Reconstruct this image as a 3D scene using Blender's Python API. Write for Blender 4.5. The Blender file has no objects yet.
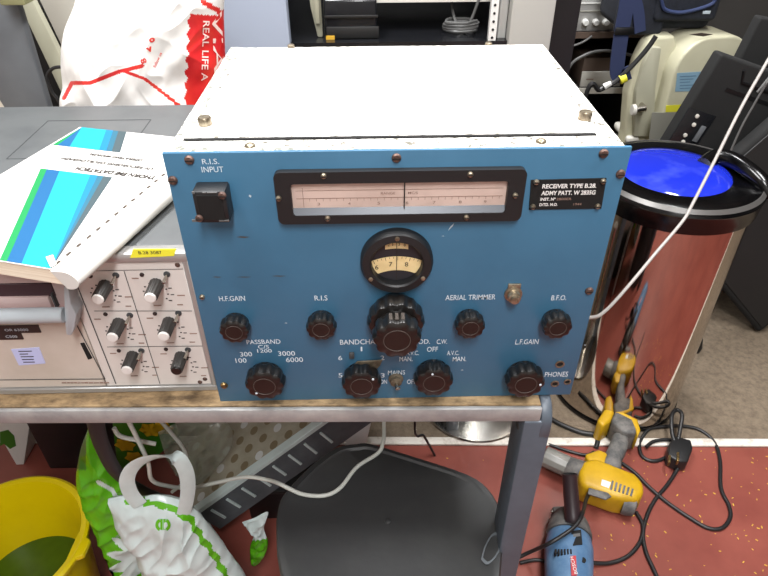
import bpy, bmesh, math, random
from mathutils import Vector, Matrix, noise
from mathutils.bvhtree import BVHTree
random.seed(4)
SC = bpy.context.scene
COL = SC.collection
V = Vector
PI = math.pi

# ------------------------------------------------------------------ camera
CAM = V((-.0226, -.5026, 1.2865)); PITCH, YAW, ROLL, FPX = .64112, .01839, -.00604, 616.86
fw = V((math.sin(YAW)*math.cos(PITCH), math.cos(YAW)*math.cos(PITCH), -math.sin(PITCH)))
rt = V((math.cos(YAW), -math.sin(YAW), 0)); up = rt.cross(fw)
ca = rt*math.cos(ROLL) + up*math.sin(ROLL); cb = -rt*math.sin(ROLL) + up*math.cos(ROLL)
cd = bpy.data.cameras.new('camera'); cam = bpy.data.objects.new('camera', cd); COL.objects.link(cam)
cd.sensor_width = 36; cd.lens = 36*FPX/768; cd.clip_start = .02
cam.matrix_world = Matrix.Translation(CAM) @ Matrix((ca, cb, -fw)).transposed().to_4x4()
SC.camera = cam
def ray(x, y): return fw + ca*((x-384)/FPX) - cb*((y-288)/FPX)
def Yp(x, y, yy): d = ray(x, y); return CAM + d*((yy-CAM.y)/d.y)      # survey: point of the picture on an upright plane
def Zp(x, y, zz): d = ray(x, y); return CAM + d*((zz-CAM.z)/d.z)      # survey: point of the picture on a level plane

# ------------------------------------------------------------------ materials
def lin(h):
    h = h.lstrip('#'); c = [int(h[i:i+2], 16)/255 for i in (0, 2, 4)]
    return [x/12.92 if x <= .04045 else ((x+.055)/1.055)**2.4 for x in c] + [1]
MATS = {}
def mat(name, col, rough=.5, metal=0, col2=None, scale=8, lo=.4, hi=.6, bump=0, bscale=60, coat=0, alpha=1, trans=0, detail=4, emit=0, stretch=None):
    m = bpy.data.materials.new(name); m.use_nodes = True; n = m.node_tree.nodes; l = m.node_tree.links
    b = n['Principled BSDF']; b.inputs['Base Color'].default_value = lin(col)
    b.inputs['Roughness'].default_value = rough; b.inputs['Metallic'].default_value = metal
    b.inputs['Coat Weight'].default_value = coat; b.inputs['Alpha'].default_value = alpha
    b.inputs['Transmission Weight'].default_value = trans
    if emit: b.inputs['Emission Color'].default_value = lin(col); b.inputs['Emission Strength'].default_value = emit
    tc = n.new('ShaderNodeTexCoord'); mp = n.new('ShaderNodeMapping'); l.new(tc.outputs['Object'], mp.inputs['Vector'])
    if stretch: mp.inputs['Scale'].default_value = stretch
    if col2:
        t = n.new('ShaderNodeTexNoise'); t.inputs['Scale'].default_value = scale; t.inputs['Detail'].default_value = detail
        t.inputs['Roughness'].default_value = .65
        l.new(mp.outputs[0], t.inputs['Vector'])
        r = n.new('ShaderNodeValToRGB'); r.color_ramp.elements[0].position = lo; r.color_ramp.elements[1].position = hi
        r.color_ramp.elements[0].color = lin(col); r.color_ramp.elements[1].color = lin(col2)
        l.new(t.outputs['Fac'], r.inputs['Fac']); l.new(r.outputs['Color'], b.inputs['Base Color'])
    if bump:
        t2 = n.new('ShaderNodeTexNoise'); t2.inputs['Scale'].default_value = bscale; t2.inputs['Detail'].default_value = 3
        l.new(mp.outputs[0], t2.inputs['Vector'])
        bp = n.new('ShaderNodeBump'); bp.inputs['Strength'].default_value = bump; bp.inputs['Distance'].default_value = .004
        l.new(t2.outputs['Fac'], bp.inputs['Height']); l.new(bp.outputs['Normal'], b.inputs['Normal'])
    MATS[name] = m; return m
mat('blue_paint', '#3a6784', .42, 0, '#335f7b', 7, .45, .75, .04, 40)
mat('white_paint', '#ece9e4', .5, 0, '#e2ded6', 6, .5, .8)
mat('worn_white', '#e9e6e0', .6, 0, '#5d594e', 130, .5, .62)
mat('speckle', '#d9d6cf', .7, 0, '#6d6f66', 170, .46, .58)
mat('lettering', '#ccd8e0', .6)
mat('name_white', '#e2e2df', .6)
mat('bakelite', '#11100f', .3, 0, '#1a1715', 30, .4, .7, 0, coat=.2)
mat('bakelite_face', '#0c0a09', .65)
mat('groove', '#453e39', .6)
mat('frame_black', '#151618', .5)
mat('black', '#0c0c0e', .45)
mat('gap_black', '#050505', .8)
mat('ledge_grey', '#3d4148', .35, .2)
mat('scale_pink', '#cfb9ae', .6, 0, '#ab968b', 14, .45, .8)
mat('ink', '#2c2522', .7)
mat('ink_soft', '#8d7468', .7)
mat('cream', '#e8cf9a', .6, 0, '#d8bd86', 60, .4, .7)
mat('dial_dark', '#2a272c', .5)
mat('rust_screw', '#6b5248', .55, .4, '#43302a', 200, .4, .6)
mat('screw', '#a79c88', .35, .8, '#7d715f', 200, .4, .6)
mat('brass', '#9a8152', .35, .8, '#5e5038', 150, .4, .6)
mat('dull_metal', '#6f6453', .6, .3, '#51483a', 120, .4, .6)
mat('nickel', '#b8b4aa', .25, 1)
mat('chip', '#b9c6cf', .7)
mat('wear_brown', '#4a4038', .7)
# workbench
mat('bench_wood', '#a48a66', .7, 0, '#55442f', 55, .36, .68, .3, 90, stretch=(.7, 1.3, 1))
mat('bench_trim', '#8f8f8f', .45, .2, '#a9a8a6', 25, .4, .7)
mat('leg_grey', '#535c66', .42, .1, '#474f58', 9, .4, .7)
# recorder
mat('rec_top', '#585b5c', .5, 0, '#4c4f51', 10, .45, .7, .05, 20)
mat('rec_line', '#3c3e40', .6)
mat('rec_face', '#d4cec9', .5, 0, '#c8c1bb', 9, .4, .8)
mat('rec_metal', '#a9a8a6', .35, .5)
mat('rec_door', '#c4bab0', .5, 0, '#b3a89b', 8, .45, .75)
mat('rec_bar', '#a8b0b5', .35, .1)
mat('rec_purple', '#3a2228', .5)
mat('rec_pink', '#bfa9a6', .5)
mat('knob_grey', '#33312f', .45)
mat('knob_cap', '#d9d6d2', .4)
mat('sticker_yellow', '#e7e13a', .6)
mat('sticker_blue', '#b9bfe6', .6)
mat('label_brown', '#2c2120', .5)
# manual
mat('paper', '#cfcdc8', .7); mat('page_edge', '#efe5d2', .8, 0, '#d6c6ab', 200, .4, .7, stretch=(.02, .02, 3))
mat('cyan', '#008c9a', .8); mat('mid_blue', '#00507f', .8); mat('deep_blue', '#006c9c', .8); mat('green_stripe', '#007c40', .8)
mat('grey_stripe', '#38474c', .8); mat('teal_stripe', '#1f5a70', .8)
# background
mat('bag_white', '#f1eeea', .35, 0, '#ddd6cf', 9, .5, .75)
mat('bag_red', '#d0262a', .3, 0, '#e2412f', 12, .4, .7)
mat('bag_text', '#f3d9d2', .5)
mat('rack_grey', '#9aa3b4', .45)
mat('rack_beige', '#a5a49e', .45)
mat('rail_white', '#d6d6d2', .4)
mat('dark_inside', '#131416', .35)
mat('dark_gloss', '#17181b', .2)
mat('sticker_amber', '#c79a2a', .6)
mat('slab_grey', '#63666a', .5, 0, '#54575b', 5, .4, .7)
mat('beige_board', '#aaa69c', .55)
mat('pale_beige', '#cfc8bb', .55)
mat('olive_box', '#8d8c66', .6)
mat('silver', '#b4b3b0', .35, .4)
mat('dark_shelf', '#26211f', .6)
mat('brown_box', '#5a4a40', .6)
mat('offwhite', '#cbc8bf', .5)
mat('cable_grey', '#5d5d5c', .5)
mat('beige_case', '#c3c0a6', .45, 0, '#b6b298', 6, .4, .8)
mat('beige_side', '#a9a793', .5)
mat('case_grey', '#8f8e84', .5)
mat('label_line', '#5d7f98', .6)
mat('label_lightblue', '#86a9be', .6)
mat('navy_fabric', '#20242f', .85, 0, '#171a22', 50, .4, .7, .3, 300)
mat('navy_piping', '#2d3a60', .7)
mat('strap_blue', '#2b3558', .75)
mat('tv_black', '#0b0b0b', .85, 0, '#111111', 9, .4, .7)
mat('tv_trim', '#161616', .5)
# bin
mat('mirror', '#c7bdb4', .06, 1)
mat('gloss_black', '#040405', .2)
mat('lid_blue', '#1c2db4', .08, 0, '#3c4cc4', 6, .48, .62, 0, coat=.8)  # paler second blue paints soft reflections into the lid colour
mat('lid_rim', '#5c5a58', .35, .4)
# floor
mat('red_paint', '#86493f', .3, 0, '#733a33', 5, .4, .75, .06, 30)
mat('carpet_fibre', '#7a6c5b', .95, 0, '#605446', 70, .35, .7, .5, 250)
mat('white_strip', '#d8d2c8', .6, 0, '#a79c8e', 40, .5, .75)
mat('crumb', '#c9a23c', .8)
mat('wall', '#43413f', .8, 0, '#35332f', 2, .4, .7)
mat('wall_pale', '#b9b6b0', .8)
mat('ceiling', '#c9c7c2', .9)
mat('lamp_glass', '#ffffff', .5, emit=3)
# under the bench
mat('bin_lid', '#2b2c2d', .5, 0, '#383938', 6, .45, .75, .08, 60)
mat('bucket_yellow', '#dcc400', .35, 0, '#cdb300', 5, .4, .8)
mat('liquid_green', '#3c5a12', .12, 0, '#2c430e', 6, .4, .7)
mat('film_white', '#cbdad9', .28, 0, '#b4c3c2', 9, .45, .75)
mat('film_green', '#5fb21c', .25, 0, '#4c9a14', 8, .4, .7)
mat('film_dkgreen', '#2f6a1a', .35)
mat('tray_grey', '#5a5f63', .5, 0, '#494e52', 20, .4, .7)
mat('tray_beige', '#aaa594', .6, 0, '#98937f', 18, .4, .7)
mat('disc_brown', '#7d7055', .6)
mat('cable_dull', '#95908c', .5)
mat('cable_white', '#bcbfb8', .45)
mat('cable_black', '#1a1a1b', .45)
mat('hose_dark', '#26272a', .5)
mat('clear_film', '#a3a898', .25, alpha=.42)
mat('carton_white', '#cfd2d0', .6)
mat('steel', '#bcbab4', .22, 1)
mat('drill_yellow', '#bd950f', .45, 0, '#a9840c', 20, .4, .7)
mat('drill_dark', '#4b4b4b', .6, 0, '#6e6b67', 45, .4, .65)
mat('grinder_blue', '#4b6d90', .45, 0, '#6787a6', 25, .4, .75)
mat('label_red', '#b3343b', .5)
mat('flower_yellow', '#d8a816', .5)
mat('lens_clear', '#7c7b76', .3)
mat('handle_tube', '#2b2023', .4)

# ------------------------------------------------------------------ mesh builder
class MB:
    def __init__(s): s.v = []; s.f = []; s.m = []; s.names = []
    def mi(s, name):
        if name not in s.names: s.names.append(name)
        return s.names.index(name)
    def raw(s, vs, fs, m, M=None):
        o = len(s.v); k = s.mi(m) if isinstance(m, str) else None
        s.v += [(M @ V(v)) if M else V(v) for v in vs]
        for i, f in enumerate(fs):
            s.f.append([o+j for j in f]); s.m.append(k if k is not None else s.mi(m[i]))
    def bm(s, b, m, M=None):
        b.verts.index_update()
        s.raw([v.co.copy() for v in b.verts], [[v.index for v in f.verts] for f in b.faces], m, M); b.free()
def box(mb, m, x0, x1, y0, y1, z0, z1, bev=0, seg=2, M=None):
    b = bmesh.new(); bmesh.ops.create_cube(b, size=1)
    for v in b.verts: v.co = V(((x0+x1)/2+v.co.x*(x1-x0), (y0+y1)/2+v.co.y*(y1-y0), (z0+z1)/2+v.co.z*(z1-z0)))
    if bev: bmesh.ops.bevel(b, geom=b.edges[:], offset=bev, segments=seg, affect='EDGES', profile=.5)
    mb.bm(b, m, M)
def basis(ax):
    ax = ax.normalized(); t = V((0, 0, 1)) if abs(ax.z) < .9 else V((1, 0, 0))
    u = t.cross(ax).normalized(); return u, ax.cross(u)
def lathe(mb, m, prof, o, ax, n=32, rmod=None, mats=None):
    """prof = [(radius, height along ax)]"""
    o = V(o); ax = V(ax).normalized(); u, w = basis(ax); vs = []; fs = []; ms = []
    for r, h in prof:
        for k in range(n):
            t = 2*PI*k/n; rr = r*(rmod(t, r) if rmod else 1)
            vs.append(o + ax*h + (u*math.cos(t) + w*math.sin(t))*rr)
    for i in range(len(prof)-1):
        for k in range(n):
            a = i*n+k; b = i*n+(k+1) % n; fs.append([a, b, b+n, a+n]); ms.append((mats[i] if mats else m))
    if prof[0][0] > 1e-5: fs.append(list(range(n))[::-1]); ms.append(mats[0] if mats else m)
    if prof[-1][0] > 1e-5: fs.append([(len(prof)-1)*n+k for k in range(n)]); ms.append(mats[-1] if mats else m)
    mb.raw(vs, fs, ms)
def cyl(mb, m, p0, p1, r, r1=None, n=20, bev=0):
    p0, p1 = V(p0), V(p1); L = (p1-p0).length; r1 = r if r1 is None else r1
    pr = [(r-bev, 0), (r, bev), (r1, L-bev), (r1-bev, L)] if bev else [(r, 0), (r1, L)]
    lathe(mb, m, pr, p0, p1-p0, n)
def spline(pts, k=8):
    pts = [V(p) for p in pts]; out = []
    for i in range(len(pts)-1):
        p0 = pts[max(i-1, 0)]; p1 = pts[i]; p2 = pts[i+1]; p3 = pts[min(i+2, len(pts)-1)]
        for j in range(k):
            t = j/k
            out.append(.5*((2*p1)+(p2-p0)*t+(2*p0-5*p1+4*p2-p3)*t*t+(3*p1-p0-3*p2+p3)*t**3))
    return out+[pts[-1]]
def tube(mb, m, pts, r, n=8, k=8, flat=None):
    """flat = (direction, wide, thin) gives a strap instead of a round cord"""
    P = spline(pts, k) if k else [V(p) for p in pts]; vs = []; fs = []; u = None
    for i, p in enumerate(P):
        t = (P[min(i+1, len(P)-1)]-P[max(i-1, 0)]).normalized()
        if flat: u = (V(flat[0])-t*V(flat[0]).dot(t)).normalized()
        else: u = basis(t)[0] if u is None else (u-t*u.dot(t)).normalized()
        w = t.cross(u)
        for q in range(n):
            a = 2*PI*q/n + (PI/4 if n == 4 else 0)
            vs.append(p + (u*math.cos(a)*flat[1]+w*math.sin(a)*flat[2] if flat else (u*math.cos(a)+w*math.sin(a))*r))
    for i in range(len(P)-1):
        for q in range(n):
            a = i*n+q; b = i*n+(q+1) % n; fs.append([a, b, b+n, a+n])
    fs.append(list(range(n))[::-1]); fs.append([(len(P)-1)*n+q for q in range(n)])
    mb.raw(vs, fs, m)
def prism(mb, m, pts, vec, bev=0, seg=2):
    b = bmesh.new(); vec = V(vec); n = len(pts)
    A = [b.verts.new(V(p)) for p in pts]; B = [b.verts.new(V(p)+vec) for p in pts]
    b.faces.new(A); b.faces.new(B[::-1])
    for i in range(n): b.faces.new([A[i], B[i], B[(i+1) % n], A[(i+1) % n]])
    bmesh.ops.recalc_face_normals(b, faces=b.faces[:])
    if bev: bmesh.ops.bevel(b, geom=b.edges[:], offset=bev, segments=seg, affect='EDGES', profile=.5, clamp_overlap=True)
    mb.bm(b, m)
def poly(mb, m, pts): mb.raw(pts, [list(range(len(pts)))], m)
def frame_hole(mb, m, outer, inner, vec):
    """ring between two outlines with the same number of points, given a thickness"""
    n = len(outer); vec = V(vec)
    vs = [V(p) for p in outer]+[V(p) for p in inner]+[V(p)+vec for p in outer]+[V(p)+vec for p in inner]; fs = []
    for i in range(n):
        j = (i+1) % n
        fs += [[i, j, n+j, n+i], [2*n+i, 3*n+i, 3*n+j, 2*n+j], [i, 2*n+i, 2*n+j, j], [n+i, n+j, 3*n+j, 3*n+i]]
    mb.raw(vs, fs, m)
def rrect(x0, x1, z0, z1, r, y, k=5):
    out = []
    for cx, cz, a in ((x1-r, z1-r, 0), (x0+r, z1-r, 90), (x0+r, z0+r, 180), (x1-r, z0+r, 270)):
        for i in range(k+1):
            t = math.radians(a+90*i/k); out.append(V((cx+r*math.cos(t), y, cz+r*math.sin(t))))
    return out
TXT = {}
def text_data(s, bold=.004):
    if (s, bold) in TXT: return TXT[(s, bold)]
    c = bpy.data.curves.new('t', 'FONT'); c.body = s; c.resolution_u = 3; c.size = 1; c.offset = bold
    o = bpy.data.objects.new('t', c); COL.objects.link(o); bpy.context.view_layer.update()
    me = bpy.data.meshes.new_from_object(o.evaluated_get(bpy.context.evaluated_depsgraph_get()))
    vs = [v.co.copy() for v in me.vertices]; fs = [list(p.vertices) for p in me.polygons]
    bpy.data.objects.remove(o); bpy.data.curves.remove(c); bpy.data.meshes.remove(me)
    x0 = min(v.x for v in vs); x1 = max(v.x for v in vs); y0 = min(v.y for v in vs); y1 = max(v.y for v in vs)
    TXT[(s, bold)] = ([((v.x-x0)/(x1-x0)-.5, (v.y-y0)/(y1-y0)-.5) for v in vs], fs); return TXT[(s, bold)]
def text(mb, m, s, C, R, U, w, h, drape=None, off=.001, bold=.004):
    vs, fs = text_data(s, bold); C, R, U = V(C), V(R).normalized(), V(U).normalized()
    out = []
    for a, b in vs:
        p = C+R*(a*w)+U*(b*h)
        if drape:
            hit = drape.ray_cast(p+V((0, -.6, 0)), V((0, 1, 0)))[0]
            p = hit+V((0, -off, 0)) if hit else p
        out.append(p)
    mb.raw(out, fs, m)
X, Y, Z = V((1, 0, 0)), V((0, 1, 0)), V((0, 0, 1))

# ------------------------------------------------------------------ objects
def worldmat(o):
    M = Matrix.Identity(4)
    while o: M = Matrix.LocRotScale(o.location, o.rotation_euler, o.scale) @ M; o = o.parent
    return M
def obj(name, mb, parent=None, smooth=True, ang=38, loc=None):
    """links the collected shapes (given in world coordinates) as ONE mesh object"""
    me = bpy.data.meshes.new(name); me.from_pydata([tuple(v) for v in mb.v], [], mb.f)
    for nme in mb.names: me.materials.append(MATS[nme])
    me.polygons.foreach_set('material_index', mb.m)
    b = bmesh.new(); b.from_mesh(me); bmesh.ops.recalc_face_normals(b, faces=b.faces[:]) if name not in FLATS else None; b.to_mesh(me); b.free()
    if smooth:
        me.polygons.foreach_set('use_smooth', [True]*len(me.polygons)); me.set_sharp_from_angle(angle=math.radians(ang))
    o = bpy.data.objects.new(name, me); COL.objects.link(o)
    if parent:
        o.parent = parent; me.transform(worldmat(parent).inverted())
    elif loc is not None:
        o.location = loc; me.transform(Matrix.Translation(-V(loc)))
    me.update(); return o
FLATS = set()
def tag(o, label, cat, group=None, kind=None):
    o['label'] = label; o['category'] = cat
    if group: o['group'] = group
    if kind: o['kind'] = kind
    return o
def thing(name, label, cat, loc, group=None):
    o = bpy.data.objects.new(name, None); COL.objects.link(o); o.location = loc; o.empty_display_size = .05
    return tag(o, label, cat, group)
def part(name, fn, parent, *a, **k):
    mb = MB(); fn(mb, *a, **k); return obj(name, mb, parent)
def struct(name, mb):
    o = obj(name, mb); o['kind'] = 'structure'; return o

# ================================================================== setting
mb = MB(); box(mb, 'red_paint', -2.6, 3.2, -2.4, 3.4, -.05, 0); struct('floor', mb)
mb = MB(); box(mb, 'wall', -2.6, 3.2, 3.4, 3.45, 0, 2.7); struct('wall_back', mb)
mb = MB(); box(mb, 'wall_pale', -2.65, -2.6, -2.4, 3.4, 0, 2.7); struct('wall_left', mb)
mb = MB(); box(mb, 'wall', 3.2, 3.25, -2.4, 3.4, 0, 2.7); struct('wall_right', mb)
mb = MB(); box(mb, 'wall_pale', -2.6, 3.2, -2.45, -2.4, 0, 2.7); struct('wall_front', mb)
mb = MB(); box(mb, 'ceiling', -2.6, 3.2, -2.4, 3.4, 2.7, 2.75); struct('ceiling', mb)
def edge_y(x): return .548-.0323*x
mb = MB()
prism(mb, 'carpet_fibre', [(-2.59, edge_y(-2.6)+.012, 0), (3.19, edge_y(3.2)+.012, 0), (3.19, 3.39, 0), (-2.59, 3.39, 0)], (0, 0, .006))
tag(obj('carpet', mb), 'worn grey-brown ribbed carpet covering the floor beyond the white strip', 'carpet')
mb = MB()
prism(mb, 'white_strip', [(-2.59, edge_y(-2.6)-.012, 0), (3.19, edge_y(3.2)-.012, 0), (3.19, edge_y(3.2)+.012, 0), (-2.59, edge_y(-2.6)+.012, 0)], (0, 0, .008), .003)
struct('trim_1', mb)
mb = MB()
for i in range(130):
    p = Zp(random.uniform(590, 775), random.uniform(446, 590), 0) if i < 120 else V((random.uniform(-.1, 1.1), random.uniform(.1, .52), 0))
    if p.y > edge_y(p.x)-.02: continue
    s = random.uniform(.0006, .0019); a = random.random()*PI
    box(mb, 'crumb', -s*1.6, s*1.6, -s*.6, s*.6, 0, s*.6, 0, 1, Matrix.Translation((p.x, p.y, .0002)) @ Matrix.Rotation(a, 4, 'Z'))
tag(obj('wood_chips', mb, smooth=False), 'tiny yellow wood chips scattered over the red painted floor', 'wood chips', kind='stuff')

# ================================================================== workbench
BT = .75
wb = thing('workbench', 'chipboard workbench with grey metal edging carrying the blue receiver', 'workbench', (-.35, .3, 0))
def f(mb): box(mb, 'bench_wood', -.95, .171, -.013, .64, BT-.022, BT, .001, 1)
part('tabletop', f, wb)
def f(mb): box(mb, 'bench_trim', -.95, .172, -.0195, -.0132, BT-.0235, BT-.0015, .0022, 2)
part('edge_trim', f, wb)
def f(mb):
    box(mb, 'leg_grey', .153, .1865, -.021, .03, 0, .7275, .003)
    pts = [(-.022, .70)]   # end plate with a rounded top corner
    for i in range(0, 7): t = PI-PI/2*i/6; pts.append((.008+.030*math.cos(t), .718+.030*math.sin(t)))
    pts += [(.06, .748), (.06, .70)]
    prism(mb, 'leg_grey', [V((.1725, y, z)) for y, z in pts], (.014, 0, 0), .003, 2)
    cyl(mb, 'rec_line', (.1523, .002, .70), (.1533, .002, .70), .008, n=16)
part('leg', f, wb)
part('end_rail', lambda mb: box(mb, 'leg_grey', .151, .1815, .03, .64, .69, .7275, .004), wb)
for x, y in ((.151, .59), (-.93, -.0), (-.93, .59)):
    part('leg', lambda mb: box(mb, 'leg_grey', x, x+.03, y-.02, y+.03, .0065 if y > .5 else 0, .727, .004), wb)

wb.rotation_euler.z = -.021; wb.location.y += .0100; wb.location.x += .0035

# ================================================================== radio receiver
RW, RH, RD = .205, .311, .331
rr = thing('radio_receiver', 'large blue-fronted valve radio receiver with white lid standing on the workbench', 'radio receiver', (0, 0, BT))
def f(mb):
    box(mb, 'worn_white', -RW+.001, RW-.001, .0042, RD, BT, BT+RH-.002, .004, 3)
part('cabinet', f, rr)
TZ = BT+RH-.002
def f(mb):
    a, b, c, d = Zp(188, 137, TZ), Zp(594, 132.5, TZ), Zp(533, 46.5, TZ), Zp(249, 50.5, TZ)
    a.z = b.z = c.z = d.z = TZ-.0005
    prism(mb, 'white_paint', [a, b, c, d], (0, 0, .0028), .0008, 2)
part('lid', f, rr)
def f(mb):
    a, b = Zp(184, 140.2, TZ), Zp(596, 135.5, TZ)
    box(mb, 'gap_black', a.x, b.x, min(a.y, b.y)-.0008, max(a.y, b.y)+.0012, TZ-.002, TZ+.0014)
part('hinge_gap', f, rr)
def f(mb):
    for p, q in (((206, 119), (250.2, 49.6)), ((250.2, 49.6), (532, 45.7)), ((532, 45.7), (548, 69))):
        a, b = Zp(*p, TZ), Zp(*q, TZ); d = (b-a).normalized(); n = V((-d.y, d.x, 0))*.0007
        prism(mb, 'rec_line', [a-n, b-n, b+n, a+n], (0, 0, .0009))
part('lid_seam', f, rr)
def f(mb):
    prism(mb, 'speckle', [(-RW+.0012, .005, TZ-.0006), (-RW+.016, .005, TZ-.0006), (-RW+.012, RD-.002, TZ-.0006), (-RW+.0012, RD-.002, TZ-.0006)], (0, 0, .001))
    prism(mb, 'speckle', [(-RW+.016, .005, TZ-.0006), (.06, .005, TZ-.0006), (-.06, .010, TZ-.0006), (-RW+.016, .016, TZ-.0006)], (0, 0, .001))
part('worn_edge', f, rr)
def knurl(mb, p, r=.0065, h=.0085, m='screw'):
    lathe(mb, m, [(r*.8, 0), (r, .001), (r, h-.0012), (r*.86, h), (0, h)], p, Z, 28, lambda t, q: 1-.05*(math.cos(14*t) > 0))
for px, py in ((206, 127), (584, 121.5)):
    p = Zp(px, py, TZ); part('thumb_screw', lambda mb: knurl(mb, (p.x, p.y, TZ+.0018)), rr)
for px, py in ((250, 146.5), (541, 142)):
    p = Zp(px, py, TZ); part('screw', lambda mb: lathe(mb, 'screw', [(.0052, 0), (.0048, .0016), (.003, .003), (0, .0034)], (p.x, p.y, TZ), Z, 18), rr)
for px, py in ((292, 46), (487, 43.5)):
    p = Zp(px, py, TZ); part('screw', lambda mb: lathe(mb, 'screw', [(.0046, 0), (.0046, .004), (.003, .005), (0, .005)], (p.x, RD-.008, TZ), Z, 16), rr)

def ptext(mb, m, s, px, py, w, h, y=-.0006, bold=.004):
    c = Yp(px, py, y); k = (Yp(px+1, py, y)-c).x; kz = (Yp(px, py-1, y)-c).z
    text(mb, m, s, c, X, Z, w*k, h*kz, bold=bold)
def f(mb):
    box(mb, 'blue_paint', -RW-.0004, RW+.0004, 0, .004, BT, BT+RH, .0006, 2)
    L = 'lettering'
    for s, px, py, w, h in (
        ('R.I.S.', 210.5, 161.5, 17, 5.4), ('INPUT', 212.5, 169.5, 22, 5.6), ('H.F.GAIN', 232, 298.5, 26, 5), ('R.I.S', 321, 298, 13, 5),
        ('AERIAL TRIMMER', 470.5, 297.3, 50, 5), ('B.F.O.', 559, 297.8, 15, 5), ('PASSBAND', 263.5, 341.8, 34, 4.4), ('C/S', 263.5, 346.8, 11, 3.6),
        ('1200', 264.5, 350.9, 14.5, 3.4), ('300', 246, 354.2, 12, 4.6), ('3000', 286.5, 353.5, 17, 4.6), ('100', 241, 360.5, 11, 4.6),
        ('6000', 294.5, 359.7, 17, 4.8), ('BANDCHANGE', 365, 341.8, 50, 5), ('1', 361.5, 349, 1.6, 4.4), ('6', 340.2, 358, 4, 4.4),
        ('2', 382.5, 357.8, 4, 4.4), ('5', 340.4, 375.3, 4, 4.4), ('3', 382.6, 375.3, 4, 4.4), ('4', 361, 393, 4, 4.4),
        ('MOD.', 421.5, 341.6, 17, 4.6), ('C.W.', 442, 341.6, 10.5, 4.6), ('OFF', 432.5, 349.2, 11, 4.8), ('A.V.C.', 412.5, 353, 13, 4.4),
        ('MAN.', 406, 359, 13, 4.6), ('A.V.C.', 453, 353, 12, 4.4), ('MAN.', 459.5, 359, 13.5, 4.6), ('MAINS', 396.5, 372.5, 17, 4.4),
        ('ON', 383.5, 381.7, 7, 4.2), ('OFF', 411.5, 381.7, 9, 4.4), ('L.F.GAIN', 527, 341.8, 23, 5), ('PHONES', 556.5, 374.3, 23, 5)):
        ptext(mb, L, s, px, py, w, h)
    for px, py, w, h, r in ((451, 227, 5.5, 1.6, 1.0), (250, 196, 1.4, 3.0, .1), (302, 219, 2, 6, -.35), (443, 236, 1.6, .8, 0), (286, 323, 1.8, 1, 0), (462, 370, 2, 1.3, 0), (585, 345, 1.3, 1.6, 0)):
        c = Yp(px, py, -.0005); k = .00095; ax = X*math.cos(r)+Z*math.sin(r); ay = Z*math.cos(r)-X*math.sin(r)
        poly(mb, 'chip', [c-ax*w*k, c-ay*h*k*.6+ax*w*k*.3, c+ax*w*k, c+ay*h*k*.5])
    for px, py, w, h in ((243, 237, 7, 1.2), (217, 277, 5, .8), (244, 277, 8, .6), (279, 276, 8, .8), (457, 332, 2, 1)):
        c = Yp(px, py, -.0004); k = .00095
        poly(mb, 'wear_brown', [c-X*w*k, c-Z*h*k+X*w*k*.2, c+X*w*k, c+Z*h*k*.8-X*w*k*.3])
FLATS.add('front_panel')
part('front_panel', f, rr)
# screws of the front panel
def pscrew(mb, px, py, m='rust_screw', r=.0048, y=0):
    p = Yp(px, py, y-.0015)
    p.y = y; lathe(mb, m, [(r*1.0, 0), (r*1.0, .0012), (r*.75, .0026), (0, .0029)], p, -Y, 18)
    box(mb, 'gap_black', p.x-r*.75, p.x+r*.75, y-.0031, y-.0027, p.z-.0005, p.z+.0005)
for px, py, m in ((189, 160.5, 'rust_screw'), (172.5, 181, 'rust_screw'), (396.5, 158.5, 'rust_screw'), (604, 154, 'rust_screw'), (621, 174.5, 'rust_screw'),
                  (589.5, 291.5, 'rust_screw'), (202, 297.5, 'screw'), (224, 386, 'brass')):
    part('screw', lambda mb: pscrew(mb, px, py, m, .0043 if m != 'screw' else .0028), rr)
# nameplate
def f(mb):
    q = [Yp(*p, -.0012) for p in ((531, 180.2), (606.8, 178.2), (601.5, 208.8), (529, 210))]
    prism(mb, 'gap_black', q, (0, .0011, 0), .0002, 1)
    for s, px, py, w, h in (('RECEIVER TYPE B.28.', 569.5, 186, 54, 4.4), ('ADMY PATT. W 2835G', 568.5, 192.8, 54, 4.4), ('INST. N\u00ba', 548, 199.2, 15, 3.0), ('D/TD. M.O.', 548.5, 204.6, 18, 3.0)):
        ptext(mb, 'name_white', s, px, py, w, h, -.0018, .03)
    for s, px, py, w, h in (('2800ER', 564, 199, 15, 2.4), ('1944', 577.5, 204.2, 8, 2.4)): ptext(mb, 'ink_soft', s, px, py, w, h, -.0018)
FLATS.add('nameplate')
npl = part('nameplate', f, rr)
for px, py in ((536.5, 182.5), (603.5, 181.8), (533, 207.3), (598, 206.8)): part('screw', lambda mb: pscrew(mb, px, py, 'screw', .0026, -.0012), npl)
# socket box
sk = None
def f(mb):
    a, b = Yp(191, 192, -.02), Yp(230.5, 223, -.02)
    box(mb, 'frame_black', a.x, b.x, -.02, .0002, b.z, a.z, .002, 2)
sk = part('input_socket', f, rr)
def f(mb):
    a, b = Yp(191, 192, -.02), Yp(230.5, 223, -.02)
    box(mb, 'gap_black', a.x+.0035, b.x-.0035, -.0207, -.0198, b.z+.0035, a.z-.0035, .0003, 1)
    for px, py, w, h in ((195, 221, 3, 1.2), (224, 221, 5, .7), (193, 193, 1.2, 1.2), (212, 193, 5, .4), (204, 193, 1.5, .5)):
        c = Yp(px, py, -.021); k = .0009; box(mb, 'cable_grey', c.x-w*k, c.x+w*k, -.0209, -.0199, c.z-h*k, c.z+h*k)
part('faceplate', f, sk)
for px, py in ((222, 196), (199, 219)):
    part('screw', lambda mb: pscrew(mb, px, py, 'rust_screw', .0036, -.0206), sk)
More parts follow.
